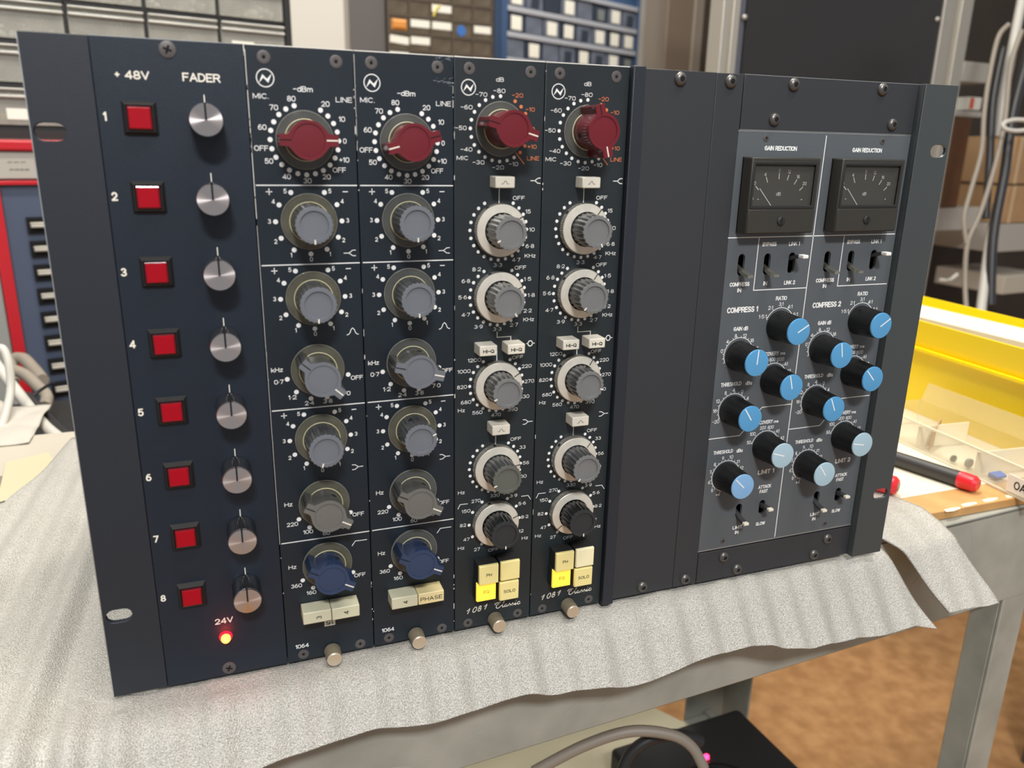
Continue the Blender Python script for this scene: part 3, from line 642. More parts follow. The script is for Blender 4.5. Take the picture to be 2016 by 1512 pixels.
# ------------------------------------------------------------------ 1081 style modules
STEP15 = [30, 45, 60, 75, 90, 105, 120, 135, 150, 165, 180, -165, -150, -135, -120, -105, -90, -75, -60, -45, -30]
def script_line(mb, x0, y0, k, strokes, z=.06, w=.44, slope=0.0):
    for i, st in enumerate(strokes): mb.stroke([(x0+a*k, y0+b*k+slope*a*k) for a, b in st], w, z + .012*i)
def bez3(p, n=10):
    out = []
    for i in range(n+1):
        t = i/n; a = (1-t)**3; b = 3*t*(1-t)**2; c = 3*t*t*(1-t); d = t**3
        out.append((a*p[0][0]+b*p[1][0]+c*p[2][0]+d*p[3][0], a*p[0][1]+b*p[1][1]+c*p[2][1]+d*p[3][1]))
    return out
def oval(cx, cy, rx, ry, sh=.35, n=20): return [(cx + rx*math.cos(2*math.pi*i/n) + sh*ry*math.sin(2*math.pi*i/n), cy + ry*math.sin(2*math.pi*i/n)) for i in range(n+1)]
CLASSIC = [  # hand-drawn cursive word, unit = mm
    bez3([(3.4, 3.0), (3.2, 3.9), (1.9, 3.6), (1.3, 2.4)]) + bez3([(1.3, 2.4), (.5, .9), (.6, -.1), (1.6, -.1)]) + bez3([(1.6, -.1), (2.5, -.1), (3.1, .5), (3.4, 1.1)]),
    bez3([(.2, 2.2), (-.3, 3.0), (.9, 3.7), (2.2, 3.5)]), bez3([(2.2, 3.5), (2.7, 3.4), (2.4, 2.2), (1.9, 2.0)]),
    bez3([(3.4, .9), (4.6, 1.6), (5.9, 3.6), (5.5, 3.7)]) + bez3([(5.5, 3.7), (5.0, 3.8), (4.0, .0), (4.8, 0)]) + [(5.5, .5)],
    bez3([(7.2, 1.5), (6.6, 2.1), (5.4, .9), (5.8, .15)]) + bez3([(5.8, .15), (6.2, -.3), (7.0, .8), (7.3, 1.6)]) + bez3([(7.3, 1.6), (6.7, .2), (6.9, -.1), (7.5, .2)]) + [(8.0, .7), (8.9, 1.8)],
    bez3([(8.9, 1.8), (9.1, 1.1), (9.6, .2), (8.7, 0)]) + bez3([(8.7, 0), (8.3, 0), (9.2, .1), (9.9, .6)]) + [(10.7, 1.8)],
    bez3([(10.7, 1.8), (10.9, 1.1), (11.4, .2), (10.5, 0)]) + bez3([(10.5, 0), (10.1, 0), (11.2, .1), (11.8, .7)]) + [(12.4, 1.6)],
    [(12.4, 1.6), (12.0, .4)] + bez3([(12.0, .4), (12.0, -.2), (12.6, .1), (13.2, .8)]), [(12.75, 2.4), (12.85, 2.6)],
    bez3([(14.9, 1.3), (14.8, 2.0), (13.9, 1.9), (13.5, .9)]) + bez3([(13.5, .9), (13.3, -.1), (14.3, -.1), (15.2, .7)])]
N1081 = [[(0, 1.5), (1.6, 2.6), (1.3, 1.6), (.3, -.2)], oval(4.2, 1.2, .95, 1.4), oval(7.0, 1.85, .55, .7), oval(6.7, .5, .75, .75), [(9.2, 1.5), (10.8, 2.6), (10.5, 1.6), (9.5, -.2)]]
def module_1081(x0, lab, angs, rangs, gang, blankm, seed):
    t = thing('equalizer_module', lab, 'equalizer', (x0, 0, 0))
    ob('front_panel', MB().box(.2, 45.75, 0, H, -2.5, 0), 'module2', t, bevel=.3)
    ob('panel_edge', MB().box(.2, 45.75, H-.1, H+.3, -2.2, .04), 'chip_glint', t)  # top rim's catch-light drawn as a pale strip
    C = XC
    def T(mb, lst, h=1.95, b=0.0):
        for s_, x, y, w in lst: mb.text(s_, x, y, h, w=w, bold=b)
    def g(mb):
        dots(mb, C, 273.1, 15, [0, -15, -30, -45, -60, -75, -90, -105, -120, -135, -150, -165, 180, 165, 150], .86)
        T(mb, (('dB', 22.8, 295.5, 3.9), ('-80', 22.6, 290.5, 6.0), ('-70', 13.6, 288.5, 5.8), ('-60', 6.3, 282.6, 5.8), ('-50', 3.5, 273.2, 5.6), ('-40', 6.3, 263.5, 5.8), ('-30', 12.4, 257.6, 6.0), ('-20', 22.5, 255.3, 6.0), ('-10', 30.5, 257.0, 4.8), ('MIC', 4.3, 259.5, 5.8)))
    scale_part(t, g)
    def go(mb):
        dots(mb, C, 273.1, 15, [30, 45, 60, 75, 90, 105, 120, 135], .86)
        T(mb, (('-20', 31.9, 288.8, 5.6), ('-10', 38.6, 282.6, 4.7), ('0', 40.6, 273.5, None), ('+10', 40.0, 265.3, 4.8), ('LINE', 40.7, 259.8, 6.5)))
        mb.stroke([(31.5, 262.3), (36.1, 257.0)], .42, .06)
    scale_part(t, go, 'orange')
    mb = MB(); logo(mb, 7.2, 291.4, 3.6); ob('emblem', mb, 'white', t, smooth=0)
    for pt in ([(C, 246.5), (C, 237.5)], [(C, 173.2), (C, 170.2), (30.8, 170.2), (30.8, 168.0)], [(C, 163), (C, 157)], [(C, 121), (C, 110)]): scale_part(t, lambda mb: mb.stroke(pt, .4, .06), name='link_line')
    for f_ in (lambda mb: shelf_sym(mb, 42.3, 249.1, k=.95, w=.4), lambda mb: shelf_sym(mb, 41.6, 121.9, True, k=1.0, w=.4),
               lambda mb: mb.stroke(oval(41.8, 165.7, 1.25, 1.45, 0), .5, .06).stroke([(43.0, 165.7), (44.4, 165.7)], .4, .06).stroke([(39.6, 165.7), (40.5, 165.7)], .4, .06),
               lambda mb: mb.stroke([(1.9, 75.5), (3.2, 78.1), (7.6, 78.0)], .36, .06), lambda mb: mb.stroke([(38.9, 78.0), (43.0, 77.9), (44.6, 75.4)], .36, .06)):
        scale_part(t, f_, name='filter_symbol')
    sg = MB(); script_line(sg, 7.3, 9.4, 1.12, N1081, slope=.09); ob('script_lettering', sg, 'cream', t, smooth=0)
    sg = MB(); script_line(sg, 24.2, 9.4, 1.03, CLASSIC); ob('script_lettering', sg, 'cream', t, smooth=0)
    def r1(mb):
        dots(mb, C, 225.2, 15, STEP15, .86); T(mb, (('OFF', 33.6, 240.7, 6.3), ('15', 38.8, 234.1, 2.8), ('10', 41.1, 225.1, 3.0), ('6·8', 40.2, 216.8, 4.7), ('KHz', 40.5, 211.9, 6.0), ('4·7', 32.9, 210.0, 4.5), ('3·3', 23.0, 207.7, 4.7)))
    def r2(mb):
        dots(mb, C, 191.7, 15, STEP15, .86); T(mb, (('OFF', 35.3, 206.0, 6.3), ('8·2', 11.8, 205.9, 4.6), ('1·5', 39.4, 200.0, 4.0), ('1·8', 41.7, 191.5, 4.0), ('2·2', 39.9, 183.4, 4.5), ('6·8', 6.2, 200.2, 4.5), ('5·6', 4.5, 192.0, 4.6), ('4·7', 6.2, 183.0, 4.5), ('KHz', 40.6, 178.7, 6.0), ('2·7', 32.4, 176.3, 4.5), ('3·3', 23.2, 174.6, 4.7), ('3·9', 13.0, 176.4, 4.6)))
    def r3(mb):
        dots(mb, C, 144.8, 14.8, STEP15, .86); T(mb, (('OFF', 34.8, 158.7, 6.2), ('1200', 10.9, 158.8, 7.2), ('1000', 5.3, 153.2, 7.0), ('820', 4.2, 144.8, 5.4), ('680', 6.4, 136.3, 5.6), ('Hz', 3.9, 132.0, 3.8), ('560', 12.7, 130.0, 5.6), ('470', 23.2, 127.7, 5.4), ('390', 32.6, 129.8, 5.5), ('330', 39.3, 136.5, 5.5), ('270', 41.9, 144.9, 5.4), ('220', 40.1, 153.4, 5.5)))
    def r4(mb):
        dots(mb, C, 98.0, 14.8, STEP15, .86); T(mb, (('OFF', 34.8, 112.7, 6.2), ('33', 38.9, 107.4, 3.6), ('56', 41.2, 97.9, 3.7), ('100', 39.2, 90.0, 5.0), ('330', 23.2, 80.8, 5.5), ('Hz', 3.9, 85.1, 3.8)))
    def r5(mb):
        dots(mb, C, 65.0, 14.8, [-30, -60, -90, -120, -150, 30, 60, 90, 120], .9); T(mb, (('270', 12.3, 79.0, 5.2), ('150', 6.6, 73.7, 5.0), ('82', 4.9, 65.4, 3.6), ('47', 6.9, 56.5, 3.6), ('Hz', 3.8, 51.7, 3.8), ('27', 13.1, 49.4, 3.5), ('OFF', 22.8, 47.6, 6.2), ('3·9', 34.2, 79.1, 4.5), ('5·6', 39.5, 73.6, 4.5), ('8·2', 41.3, 65.1, 4.4), ('12', 39.3, 56.5, 3.0), ('Hz', 41.7, 51.8, 3.8)))
    for f_ in (r1, r2, r3, r4, r5): scale_part(t, f_)
    for x, y in ((7.6, 299.7), (38.4, 299.6), (7.9, 3.5), (38.3, 3.6)): csink(t, x, y)
    wing_knob(t, C, 273.1, 20.0, gang, 'kred', 'kreds', 'skirt')
    for i, (y, h) in enumerate(((225.2, 18.6), (191.7, 18.2), (144.8, 18.2), (98.0, 19.8), (65.0, 18.2))):
        fc, sd = (('kgrey', 'kside') if i < 3 else (('kgreen' if x0 < 200 else 'kgrey1', 'kside') if i == 3 else ('kblack', 'kblacks')))
        if i < 3: fc = 'kgrey1'
        ringed(t, C, y, h, angs[i], rangs[i], fc, sd)
    key(t, 18.2, 28.4, 245.8, 251.4, 8.5, 'key', icon=True, dx=.0); key(t, 18.1, 28.2, 119.2, 124.9, 9.0, 'key', icon=True)
    key(t, 10.6, 20.2, 162.9, 168.5, 9.5, 'key', 'HI-Q', 1.9, tw=6.0, bold=.055, dy=-.2); key(t, 25.7, 35.4, 162.8, 168.3, 9.5, 'key', 'HI-Q', 1.9, tw=6.0, bold=.055, dy=-.2)
    # four square push buttons with cream caps on black shafts; EQ is pressed in and lit
    for (x, y, h, tx, mt) in ((11.1, 32.2, 10.2, 'PH', 'cap'), (23.7, 32.6, 10.2, '', blankm), (10.6, 20.4, 7.6, 'EQ', 'lit'), (23.4, 19.9, 10.0, 'SOLO', 'cap')):
        hb = ob('push_button', MB().box(0, 11.6, 0, 11.9, 0, h-1.9), 'matte', t, (x, y, 0), bevel=.3)
        ob('button_cap', MB().frustum(.05, 11.55, .05, 11.8, h-1.9, h, .2), mt, hb, bevel=.35, label='lit yellow button cap' if tx == 'EQ' else None)
        if tx: ob('button_legend', MB().text(tx, 5.8, 5.9, 1.9 if tx != 'SOLO' else 1.9, w={'PH': 3.2, 'EQ': 3.3, 'SOLO': 7.0}[tx], z=h+.04, bold=.02 if tx != 'EQ' else .0), 'ink' if tx != 'EQ' else 'litink', hb, smooth=0)
    thumbscrew(t, 24.0, 3.3)
    chips(t, [(.3, 240, 303, 4), (.3, 5, 200, 3)], seed)
    return t
M['kgrey1'] = mat('mid_grey_plastic', s(114, 115, 114), .48, var=.03, vscale=90)
M['litink'] = mat('brown_ink', s(150, 110, 10), .7)
M['cappale'] = mat('pale_cream_cap', s(240, 232, 190), .3, emit=s(220, 200, 120), es=.05)
module_1081(175.76, 'left equalizer module with olive-grey low knob, maroon gain knob pointing right', [240, 152, 247, 247, 178], [58, 66, 60, 84, 72], 105, 'cap', 21)
module_1081(221.8, 'right equalizer module beside the divider bar, maroon gain knob pointing down', [160, 222, 108, 218, 176], [40, 38, 36, 44, 228], 166, 'cappale', 22)

# ------------------------------------------------------------------ twin compressor module
cx0 = 335.3
cm = thing('compressor_module', 'slate grey twin compressor with two black meters and blue-capped knobs', 'compressor', (cx0, 0, 0))
tog = []   # (x, y, tilt) toggles
for dx in (0, 61.1):
    tog += [(346.2+dx, 203.1, -1, 0), (364.0+dx, 203.0, -1, 0), (381.3+dx, 203.0, 1, 1), (363.3+dx, 46.7, -1, 2), (381.0+dx, 46.7, .35, 2)]
ob('front_panel', MB().prism(rect(0, 457.2-cx0, 22.6, 275.7), -2, 0, [slot(y, x, 0, 0) for x, y in []] + [[(a, b) for a, b in [( (q[1]-ty)+tx-cx0, (q[0]-tx)+ty) for q in slot(tx, ty, 12.2 if k < 2 else 9.6, 4.6)]] for tx, ty, _, k in tog]), 'comp', cm, bevel=.2)
for yy in (194, 37): ob('toggle_well', MB().box(5, 115, yy, yy+19, -14, -13).box(5, 115, yy, yy+1, -13, -2.2).box(5, 115, yy+18, yy+19, -13, -2.2), 'dark', cm)
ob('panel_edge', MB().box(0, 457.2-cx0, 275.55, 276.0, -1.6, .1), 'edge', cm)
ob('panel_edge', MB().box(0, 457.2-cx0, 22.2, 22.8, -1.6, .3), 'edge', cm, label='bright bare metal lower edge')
# white rules
w_ = .55
def L_(*pts): ob('rule_line', MB().stroke([(x-cx0, y) for x, y in pts], w_, .07), 'white', cm, smooth=0)
L_((395.0, 274.6), (394.4, 187.8), (394.1, 23.4)); L_((335.4, 218.5), (456.4, 218.5))
for dx in (0, 61.0):
    L_((356.5+dx, 218.4), (356.4+dx, 188.0), ((394.2 if dx == 0 else 456.0), 187.9))
    L_((335.4+(59.0 if dx else 0), 98.2), (357.6+dx, 98.2), (359.6+dx, 100.3), (371.0+dx, 114.0), (372.2+dx, 115.0), ((394.0 if dx == 0 else 456.0), 115.0))
def CT(t_, x, y, h, w, b=.01): word(cm, 'printed_word', 'white', t_, x-cx0, y, h, w, .03+b, .07)
for n_, dx in (('1', 0), ('2', 61.1)):
    CT('GAIN REDUCTION', 364.6+dx, 267.1, 2.5, 21.8, .03); CT('BYPASS', 364.2+dx, 214.4, 2.4, 9.7, .03); CT('LINK 1', 381.7+dx, 214.3, 2.4, 7.9, .02)
    CT('IN', 364.1+dx, 191.7, 2.4, 2.7, .03); CT('LINK 2', 381.5+dx, 191.6, 2.4, 8.0, .02); CT('COMPRESS', 346.4+dx, 191.9, 2.4, 13.6, .03); CT('IN', 346.5+dx, 188.4, 2.4, 2.7, .03)
    CT('COMPRESS '+n_, 350.3+dx, 176.9, 3.4, 21.6, .025); CT('RATIO', 377.0+dx, 182.4, 2.5, 8.0, .02); CT('GAIN dB', 350.4+dx, 165.6, 2.5, 10.2, .02); CT('THRESHOLD', 347.6+dx, 131.9, 2.5, 14.6, .02); CT('dBu', 360.1+dx, 131.6, 2.4, 4.6, .02)
    CT('RECOVERY', 373.3+dx, 148.8, 2.5, 13.2, .02); CT('ms', 382.8+dx, 148.5, 2.0, 3.6, .02)
    CT('THRESHOLD', 346.9+dx, 88.7, 2.4, 14.2, .02); CT('dBu', 358.8+dx, 88.2, 2.4, 4.6, .02); CT('RECOVERY', 374.9+dx, 105.0, 2.5, 13.0, .02); CT('ms', 384.0+dx, 104.7, 2.0, 3.5, .02)
    CT('LIMIT '+n_, 380.9+dx, 71.4, 3.1, 12.4, .02); CT('ATTACK', 381.2+dx, 61.0, 2.4, 9.8, .02); CT('FAST', 380.8+dx, 57.8, 2.4, 6.2, .02); CT('SLOW', 381.2+dx, 35.1, 2.4, 7.2, .02); CT('LIMIT', 363.6+dx, 35.2, 2.4, 7.2, .02); CT('IN', 363.4+dx, 31.7, 2.4, 2.7, .03)
def comp_scale(x, y, a0, a1, ticks, nums, r=10.1):
    mb = MB(); mb.arc(x-cx0, y, r, a0, a1, .42, .07, 30)
    for a in ticks: mb.stroke([(x-cx0+rr*math.sin(R(a)), y+rr*math.cos(R(a))) for rr in (r, r+1.1)], .35, .07)
    for t_, nx, nyy, w in nums: mb.text(t_, nx-cx0, nyy, 2.3, w=w, bold=.01, z=.07)
    ob('dial_scale', mb, 'white', cm, smooth=0)
capn = {'b': 'cblue', 'p': 'cpale', 's': 'csky'}
def comp_knob(x, y, ang, c):
    k = put('knob', cached('ck', lambda: MB().lathe([(9.1, .3), (8.9, 3), (7.95, 17.0)], 240, fn=lambda a, z: 1+.008*math.cos(60*a)).mesh('knob', 'cknob', 30)), cm, (x-cx0, y, 0), rz=ang)
    put('knob_cap', cached(('ckc', c), lambda: MB().lathe([(7.9, 17.0), (7.95, 17.4), (7.7, 17.95), (7.4, 18.0)], 48, cap0=False).mesh('knob_cap', capn[c], 30)), k)
    put('pointer_line', cached('ckp', lambda: MB().box(-.32, .32, -.9, 7.6, 17.9, 18.06).mesh('pointer_line', 'white', 0)), k)
    put('grub_hole', cached('gh4', lambda: MB().tube([(-8.3, 0, 4), (-8.98, 0, 4)], 1.1, 12).mesh('grub_hole', 'dark', 40)), k)
for dx, A in ((0, [60, 2, -16, -34, -73, -46]), (61.1, [57, -12, -43, -25, -80, -36])):
    cc = ['b', 'b', 'b', 'b', 'p', 's' if dx == 0 else 'p']
    comp_scale(377.6+dx, 166.6, -72, 72, [-65, -33, 0, 29, 60], [('1·5:1', 365.0+dx, 172.0, 5.6), ('2:1', 370.0+dx, 177.0, 3.4), ('3:1', 377.3+dx, 178.9, 3.3), ('4:1', 384.0+dx, 177.0, 3.5), ('6:1', 388.6+dx, 172.1, 3.5)])
    comp_scale(350.5+dx, 150.1, -118, 118, range(-116, 117, 15), [('0', 338.7+dx, 152.8, None), ('4', 342.0+dx, 158.3, None), ('8', 347.4+dx, 161.4, None), ('12', 353.8+dx, 161.2, 2.6), ('16', 359.3+dx, 158.0, 2.6), ('20', 362.8+dx, 152.8, 3.0)])
    comp_scale(377.2+dx, 132.6, -72, 72, [-65, -40, -14, 12, 38, 64], [('100', 366.6+dx, 141.5, 4.4), ('400', 370.6+dx, 144.6, 4.4), ('800', 375.6+dx, 145.0, 4.4), ('1500', 381.4+dx, 144.8, 5.5), ('A1', 386.1+dx, 141.5, 2.6), ('A2', 389.0+dx, 136.8, 2.9)])
    comp_scale(350.4+dx, 115.7, -122, 72, range(-118, 73, 15), [('-20', 339.3+dx, 109.0, 4.8), ('16', 337.9+dx, 116.0, 2.6), ('12', 339.4+dx, 122.0, 2.6), ('8', 344.3+dx, 126.7, None), ('4', 350.0+dx, 128.0, None), ('0', 356.1+dx, 126.5, None), ('4', 360.6+dx, 121.9, None)])
    comp_scale(377.3+dx, 89.1, -78, 70, [-74, -45, -15, 12, 36, 60], [('50', 365.2+dx, 92.7, 3.0), ('100', 367.3+dx, 98.1, 4.1), ('200', 374.5+dx, 101.4, 4.6), ('800', 380.3+dx, 101.2, 4.6), ('A1', 386.0+dx, 98.0, 2.6), ('A2', 390.2+dx, 92.9, 2.9)])
    comp_scale(350.4+dx, 72.4, -165, 70, range(-164, 71, 13), [('+4', 346.0+dx, 60.4, 3.0), ('5', 341.5+dx, 63.8, None), ('6', 338.8+dx, 69.5, None), ('7', 339.1+dx, 76.3, None), ('8', 341.7+dx, 81.1, None), ('9', 347.2+dx, 84.5, None), ('10', 353.2+dx, 84.6, 2.8), ('11', 358.8+dx, 80.9, 2.2), ('12', 361.8+dx, 76.3, 2.6)])
    for (x, y), a, c in zip(((377.4, 165.9), (350.5, 149.3), (377.3, 132.3), (350.3, 115.5), (377.2, 89.2), (350.3, 72.5)), A, cc): comp_knob(x+dx, y, a, c)
    # meter
    mx = 340.0 - cx0 + dx
    mt = ob('meter', MB().frustum(0, 45.6, 221.3, 262.3, 0, 1.2, 0).add([], []), 'meter', cm, (mx, 0, 0))
    ob('meter_housing', MB().prism(rect(.0, 45.6, 221.3, 262.3), 0, 9.0, [rect(1.9, 43.0, 236.0, 259.3)]), 'meter', mt, bevel=.7)
    ob('meter_bezel', MB().prism(rect(1.0, 43.9, 234.9, 260.2), 8.6, 9.35, [rect(2.4, 42.5, 236.6, 258.6)]), 'matte', mt, bevel=.25)
    ob('lower_cover', MB().box(.4, 45.2, 221.8, 234.6, 8.6, 9.5), 'meter', mt, bevel=.3)
    ob('dial_plate', MB().box(2, 43, 236, 259.3, 3.5, 4), 'mdial', mt)
    dm = MB(); O = -340.0
    for (a, b), (c, d) in (((347.3, 246.9), (349.6, 244.9)), ((353.7, 251.9), (355.1, 248.9)), ((362.3, 253.9), (362.5, 250.7)), ((368.9, 253.1), (368.1, 250.1)), ((374.8, 250.6), (373.2, 247.9)), ((379.5, 246.6), (377.3, 244.6))): dm.stroke([(a+O, b), (c+O, d)], .5, 4.05)
    for t_, a, b, w in (('0', 346.7, 248.5, 1.2), ('4', 353.1, 253.2, 1.4), ('8', 362.3, 255.4, 1.3), ('12', 369.0, 254.8, 2.0), ('16', 375.4, 252.1, 2.0), ('20', 380.3, 248.4, 2.6), ('dB', 363.2, 242.7, 3.0)): dm.text(t_, a+O, b, 1.9, w=w, z=4.05, bold=.01)
    dm.stroke([(345.4+O, 240.2), (346.6+O, 240.8), (345.6+O, 239.6), (346.8+O, 240.0)], .35, 4.05); dm.stroke([(349.4+O, 239.8), (350.3+O, 239.8)], .4, 4.05); dm.stroke([(379.0+O, 239.6), (380.0+O, 239.6)], .4, 4.05)
    ob('meter_scale', dm, 'white', mt, smooth=0)
    ob('needle', MB().box(-.2, .2, 0, 12.5, 4.4, 4.7), 'white', mt, (358.4+O, 236.4, 0), rz=-43)
    ob('meter_glass', MB().box(2.2, 42.7, 236.3, 259, 7.6, 7.9), 'glass', mt)
    ob('zero_screw', MB().lathe([(2.6, 9.4), (2.5, 10.0), (1.9, 10.4)], 24), 'matte', mt, (22.5, 228.2, 0)); ob('screw_slot', MB().box(-.3, .3, -2.2, 2.2, 10.0, 10.5), 'dark', mt, (22.5, 228.2, 0), rz=4)
for x, y in ((354.1, 272.4), (436.2, 272.4), (353.5, 27.2), (434.5, 26.9)): phillips(cm, x-cx0, y, 1.9)
for tx, ty, d, k in tog:
    # lever: flat bat from the well out through the slot
    y1 = d*4.6; z1 = 9.5 if k < 2 else 8.0
    tg_ = put('toggle_lever', cached(('tl', d, k), lambda: MB().add([(-1.4, -1.0, -9), (1.4, -1.0, -9), (1.4, 1.0, -9), (-1.4, 1.0, -9), (-1.7, y1-1.1, z1-5), (1.7, y1-1.1, z1-5), (1.7, y1+.9, z1-5), (-1.7, y1+.9, z1-5), (-1.8, y1*1.15-.8, z1), (1.8, y1*1.15-.8, z1), (1.8, y1*1.15+.5, z1), (-1.8, y1*1.15+.5, z1)],
        [(0, 1, 5, 4), (1, 2, 6, 5), (2, 3, 7, 6), (3, 0, 4, 7), (4, 5, 9, 8), (5, 6, 10, 9), (6, 7, 11, 10), (7, 4, 8, 11), (8, 9, 10, 11)]).mesh('toggle_lever', 'tchrome' if k == 0 else 'tgrey', 0)), cm, (tx-cx0, ty, 0))
    if k == 1: put('lever_tip', cached('tip', lambda: MB().box(-1.9, 1.9, y1-.9+.3, y1+1.5, z1-2.5, z1+2.2).mesh('lever_tip', 'white', 0)), tg_, bevel=.5)
    if k == 2: put('lever_tip', cached(('tip2', d), lambda: MB().box(-1.8, 1.8, y1*1.15-.9, y1*1.15+.9, z1-1.5, z1+1.2).mesh('lever_tip', 'key', 0)), tg_, bevel=.4)
M_ = 0
# ------------------------------------------------------------------ things behind the rack
class Face:
    """an upright face: a point on it and its yaw; uv() gives where a line of sight meets it, as (along, height)"""
    def __init__(s, u, v, depth, yaw):
        o = P(u, v, depth); s.o = (o[0], 0, o[2]); s.yaw = yaw
        t = R(yaw); s.a = Vector((math.cos(t), 0, -math.sin(t))); s.n = Vector((math.sin(t), 0, math.cos(t)))
    def uv(s, u, v, off=0):
        q = RM.transposed() @ Vector(((u-1008)/FPX, -(v-756)/FPX, -1)); c = Vector(CAMP); o = Vector(s.o) + s.n*off
        p = c + q*((o-c).dot(s.n)/q.dot(s.n)); return ((p-o).dot(s.a), p.y)
    def root(s, name, label, cat, group=None): return thing(name, label, cat, s.o, group, yaw=s.yaw)
M['drawer'] = mat('hazy_clear_drawer', s(190, 187, 176), .25, alpha=.42, coat=.4, var=.12, vscale=30)
M['lip'] = mat('drawer_lip', s(214, 212, 202), .25, alpha=.85, coat=.4)
M['cabblack'] = mat('black_cabinet_frame', s(38, 37, 36), .5)
M['bluecab'] = mat('blue_cabinet_frame', s(58, 84, 120), .5)
M['chest'] = mat('slate_blue_tool_chest', s(78, 88, 108), .4)
M['chestred'] = mat('red_chest_trim', s(190, 34, 44), .35)
M['steel'] = mat('brushed_steel_post', s(186, 180, 168), .35, metal=.5)
M['tag'] = mat('white_drawer_label', s(236, 232, 218), .7)
M['brown'] = mat('brown_wood_box', s(104, 68, 38), .7, var=.15, vscale=15)
M['card'] = mat('cardboard', s(176, 140, 100), .8, var=.08, vscale=20)
M['cablew'] = mat('white_cable', s(196, 192, 182), .4)
M['cableg'] = mat('beige_grey_cable', s(146, 136, 122), .5)
M['cabled'] = mat('dark_cable', s(44, 43, 44), .4)
M['orangebits'] = mat('orange_parts', s(214, 140, 62), .6)
M['pinkbits'] = mat('pink_parts', s(214, 88, 108), .6)
M['yelbits'] = mat('yellow_parts', s(226, 204, 96), .6)
M['bluebits'] = mat('blue_parts', s(58, 108, 178), .6)
M['greybits'] = mat('grey_parts', s(120, 124, 122), .6)
M['bdarkbits'] = mat('dark_small_parts', s(62, 58, 54), .6)
M['whitebits'] = mat('white_parts', s(228, 226, 214), .6)
M['yellow'] = mat('yellow_plastic_bin', s(244, 212, 14), .35, spec=.4)
M['clear'] = mat('clear_plastic', s(225, 215, 190), .1, alpha=.18, coat=.6)
M['clearedge'] = mat('clear_plastic_edge', s(240, 232, 205), .15, alpha=.7)

# left storage cabinet with large clear drawers
F1 = Face(345, 26, 1200, 15)
sc = F1.root('storage_cabinet', 'black-framed cabinet of large hazy clear drawers behind the rack, upper left', 'cabinet')
cols = [-364, -257, -150, -44, 63, 169.5]; rows = [277, 334, 391, 448, 505, 562]
fr = MB()
for i, c in enumerate(cols):
    wv = 4 if 0 < i < 5 else 6
    fr.box(c-wv*.5, c+wv*.5, 262, 566, -160, -2)
fr.box(169.5, 180, 262, 566, -160, 2)
for r_ in rows: fr.box(-364, 176, r_-3, r_+3, -160, -2)
fr.box(-364, 176, 262, 566, -164, -160)
ob('frame', fr, 'cabblack', sc)
fr2 = ob('base_rail', MB().box(-368, 180, 262, 275, -160, 4), 'cabblack', sc)
random.seed(21)
bitm = ['greybits', 'whitebits', 'yelbits', 'greybits', 'whitebits']
for ci in range(5):
    for ri in range(5):
        if ri < 2 and ci > 1: continue
        x0, x1, y0, y1 = cols[ci]+3, cols[ci+1]-3, rows[ri]+4, rows[ri+1]-4
        w_, h_ = x1-x0, y1-y0
        d = ob('drawer', MB().box(0, w_, 0, h_, 0, 2.5).box(0, 2, 0, h_*.8, -140, 0).box(w_-2, w_, 0, h_*.8, -140, 0).box(0, w_, 0, 2, -140, 0), 'drawer', sc, (x0, y0, 0), bevel=1.2)
        lip = MB(); lip.box(0, w_, h_-13, h_-9, 2, 8).box(0, w_, h_-3, h_, 0, 9); ob('drawer_lip', lip, 'lip', d, bevel=1.5)
        bits = MB(); m_ = random.choice(bitm); hi = h_*.45
        if (ci, ri) == (4, 4): m_ = 'orangebits'
        if (ci, ri) == (1, 3): m_ = 'pinkbits'; hi = h_*.55
        for q in range(26):
            bx = random.uniform(4, w_-16); by = random.uniform(2, hi*.6); bz = random.uniform(-22, -2); e = random.uniform(4, 13)
            bits.frustum(bx, bx+e, by, by+e*.8, bz-e, bz, e*.2)
        o_ = ob('loose_parts', bits, m_, d); o_['kind'] = 'stuff'
        db = MB()
        for q in range(9):
            bx = random.uniform(4, w_-26); by = random.uniform(2, hi*.7); e = random.uniform(7, 20)
            db.frustum(bx, bx+e, by, by+e*.7, -12-e, -1.5, e*.15)
        o_ = ob('dark_parts', db, 'bdarkbits', d); o_['kind'] = 'stuff'
        if random.random() < .18 and (ci, ri) != (1, 3):
            ob('drawer_label', MB().box(w_*.15, w_*.5, h_*.15, h_*.45, 2.6, 3), 'tag', d)
        if (ci, ri) == (1, 3): ob('handwritten_label', MB().text('uyes', w_*.62, h_*.45, 9, z=3, w=44), 'ink', d, smooth=0)

# tool chest under it: red rail, grey drawer, slate side with slotted drawers
F2 = Face(345, 26, 1180, 15)
tc = F2.root('tool_chest', 'tall slate blue tool chest with red trim at the far left', 'tool chest')
ob('chest_body', MB().box(-420, 185, FLOOR+2, 246, -300, -6), 'chest', tc, bevel=3)
ob('top_rail', MB().box(-424, 185, 246, 261, -300, 6), 'chestred', tc, bevel=3, label='bright red rail')
ob('grey_drawer', MB().box(-420, -170, 208, 245, -6, 0), mat('grey_drawer_front', s(176, 170, 160), .5), tc, bevel=1.5)
ob('drawer_note', MB().text('~~~', -232, 231, 5, w=22, z=.4).text('~~~~', -230, 221, 5, w=24, z=.4, bold=.05), 'ink', tc, smooth=0)
ob('lower_rail', MB().box(-420, -170, 200, 206, -6, 2), 'chestred', tc, bevel=1)
a0 = F2.uv(0, 440); a1 = F2.uv(20, 575); a2 = F2.uv(42, 705)
ob('red_corner_strip', MB().box(F2.uv(6, 575)[0], F2.uv(31, 575)[0], -400, 200, -5, 8), 'chestred', tc, bevel=2)
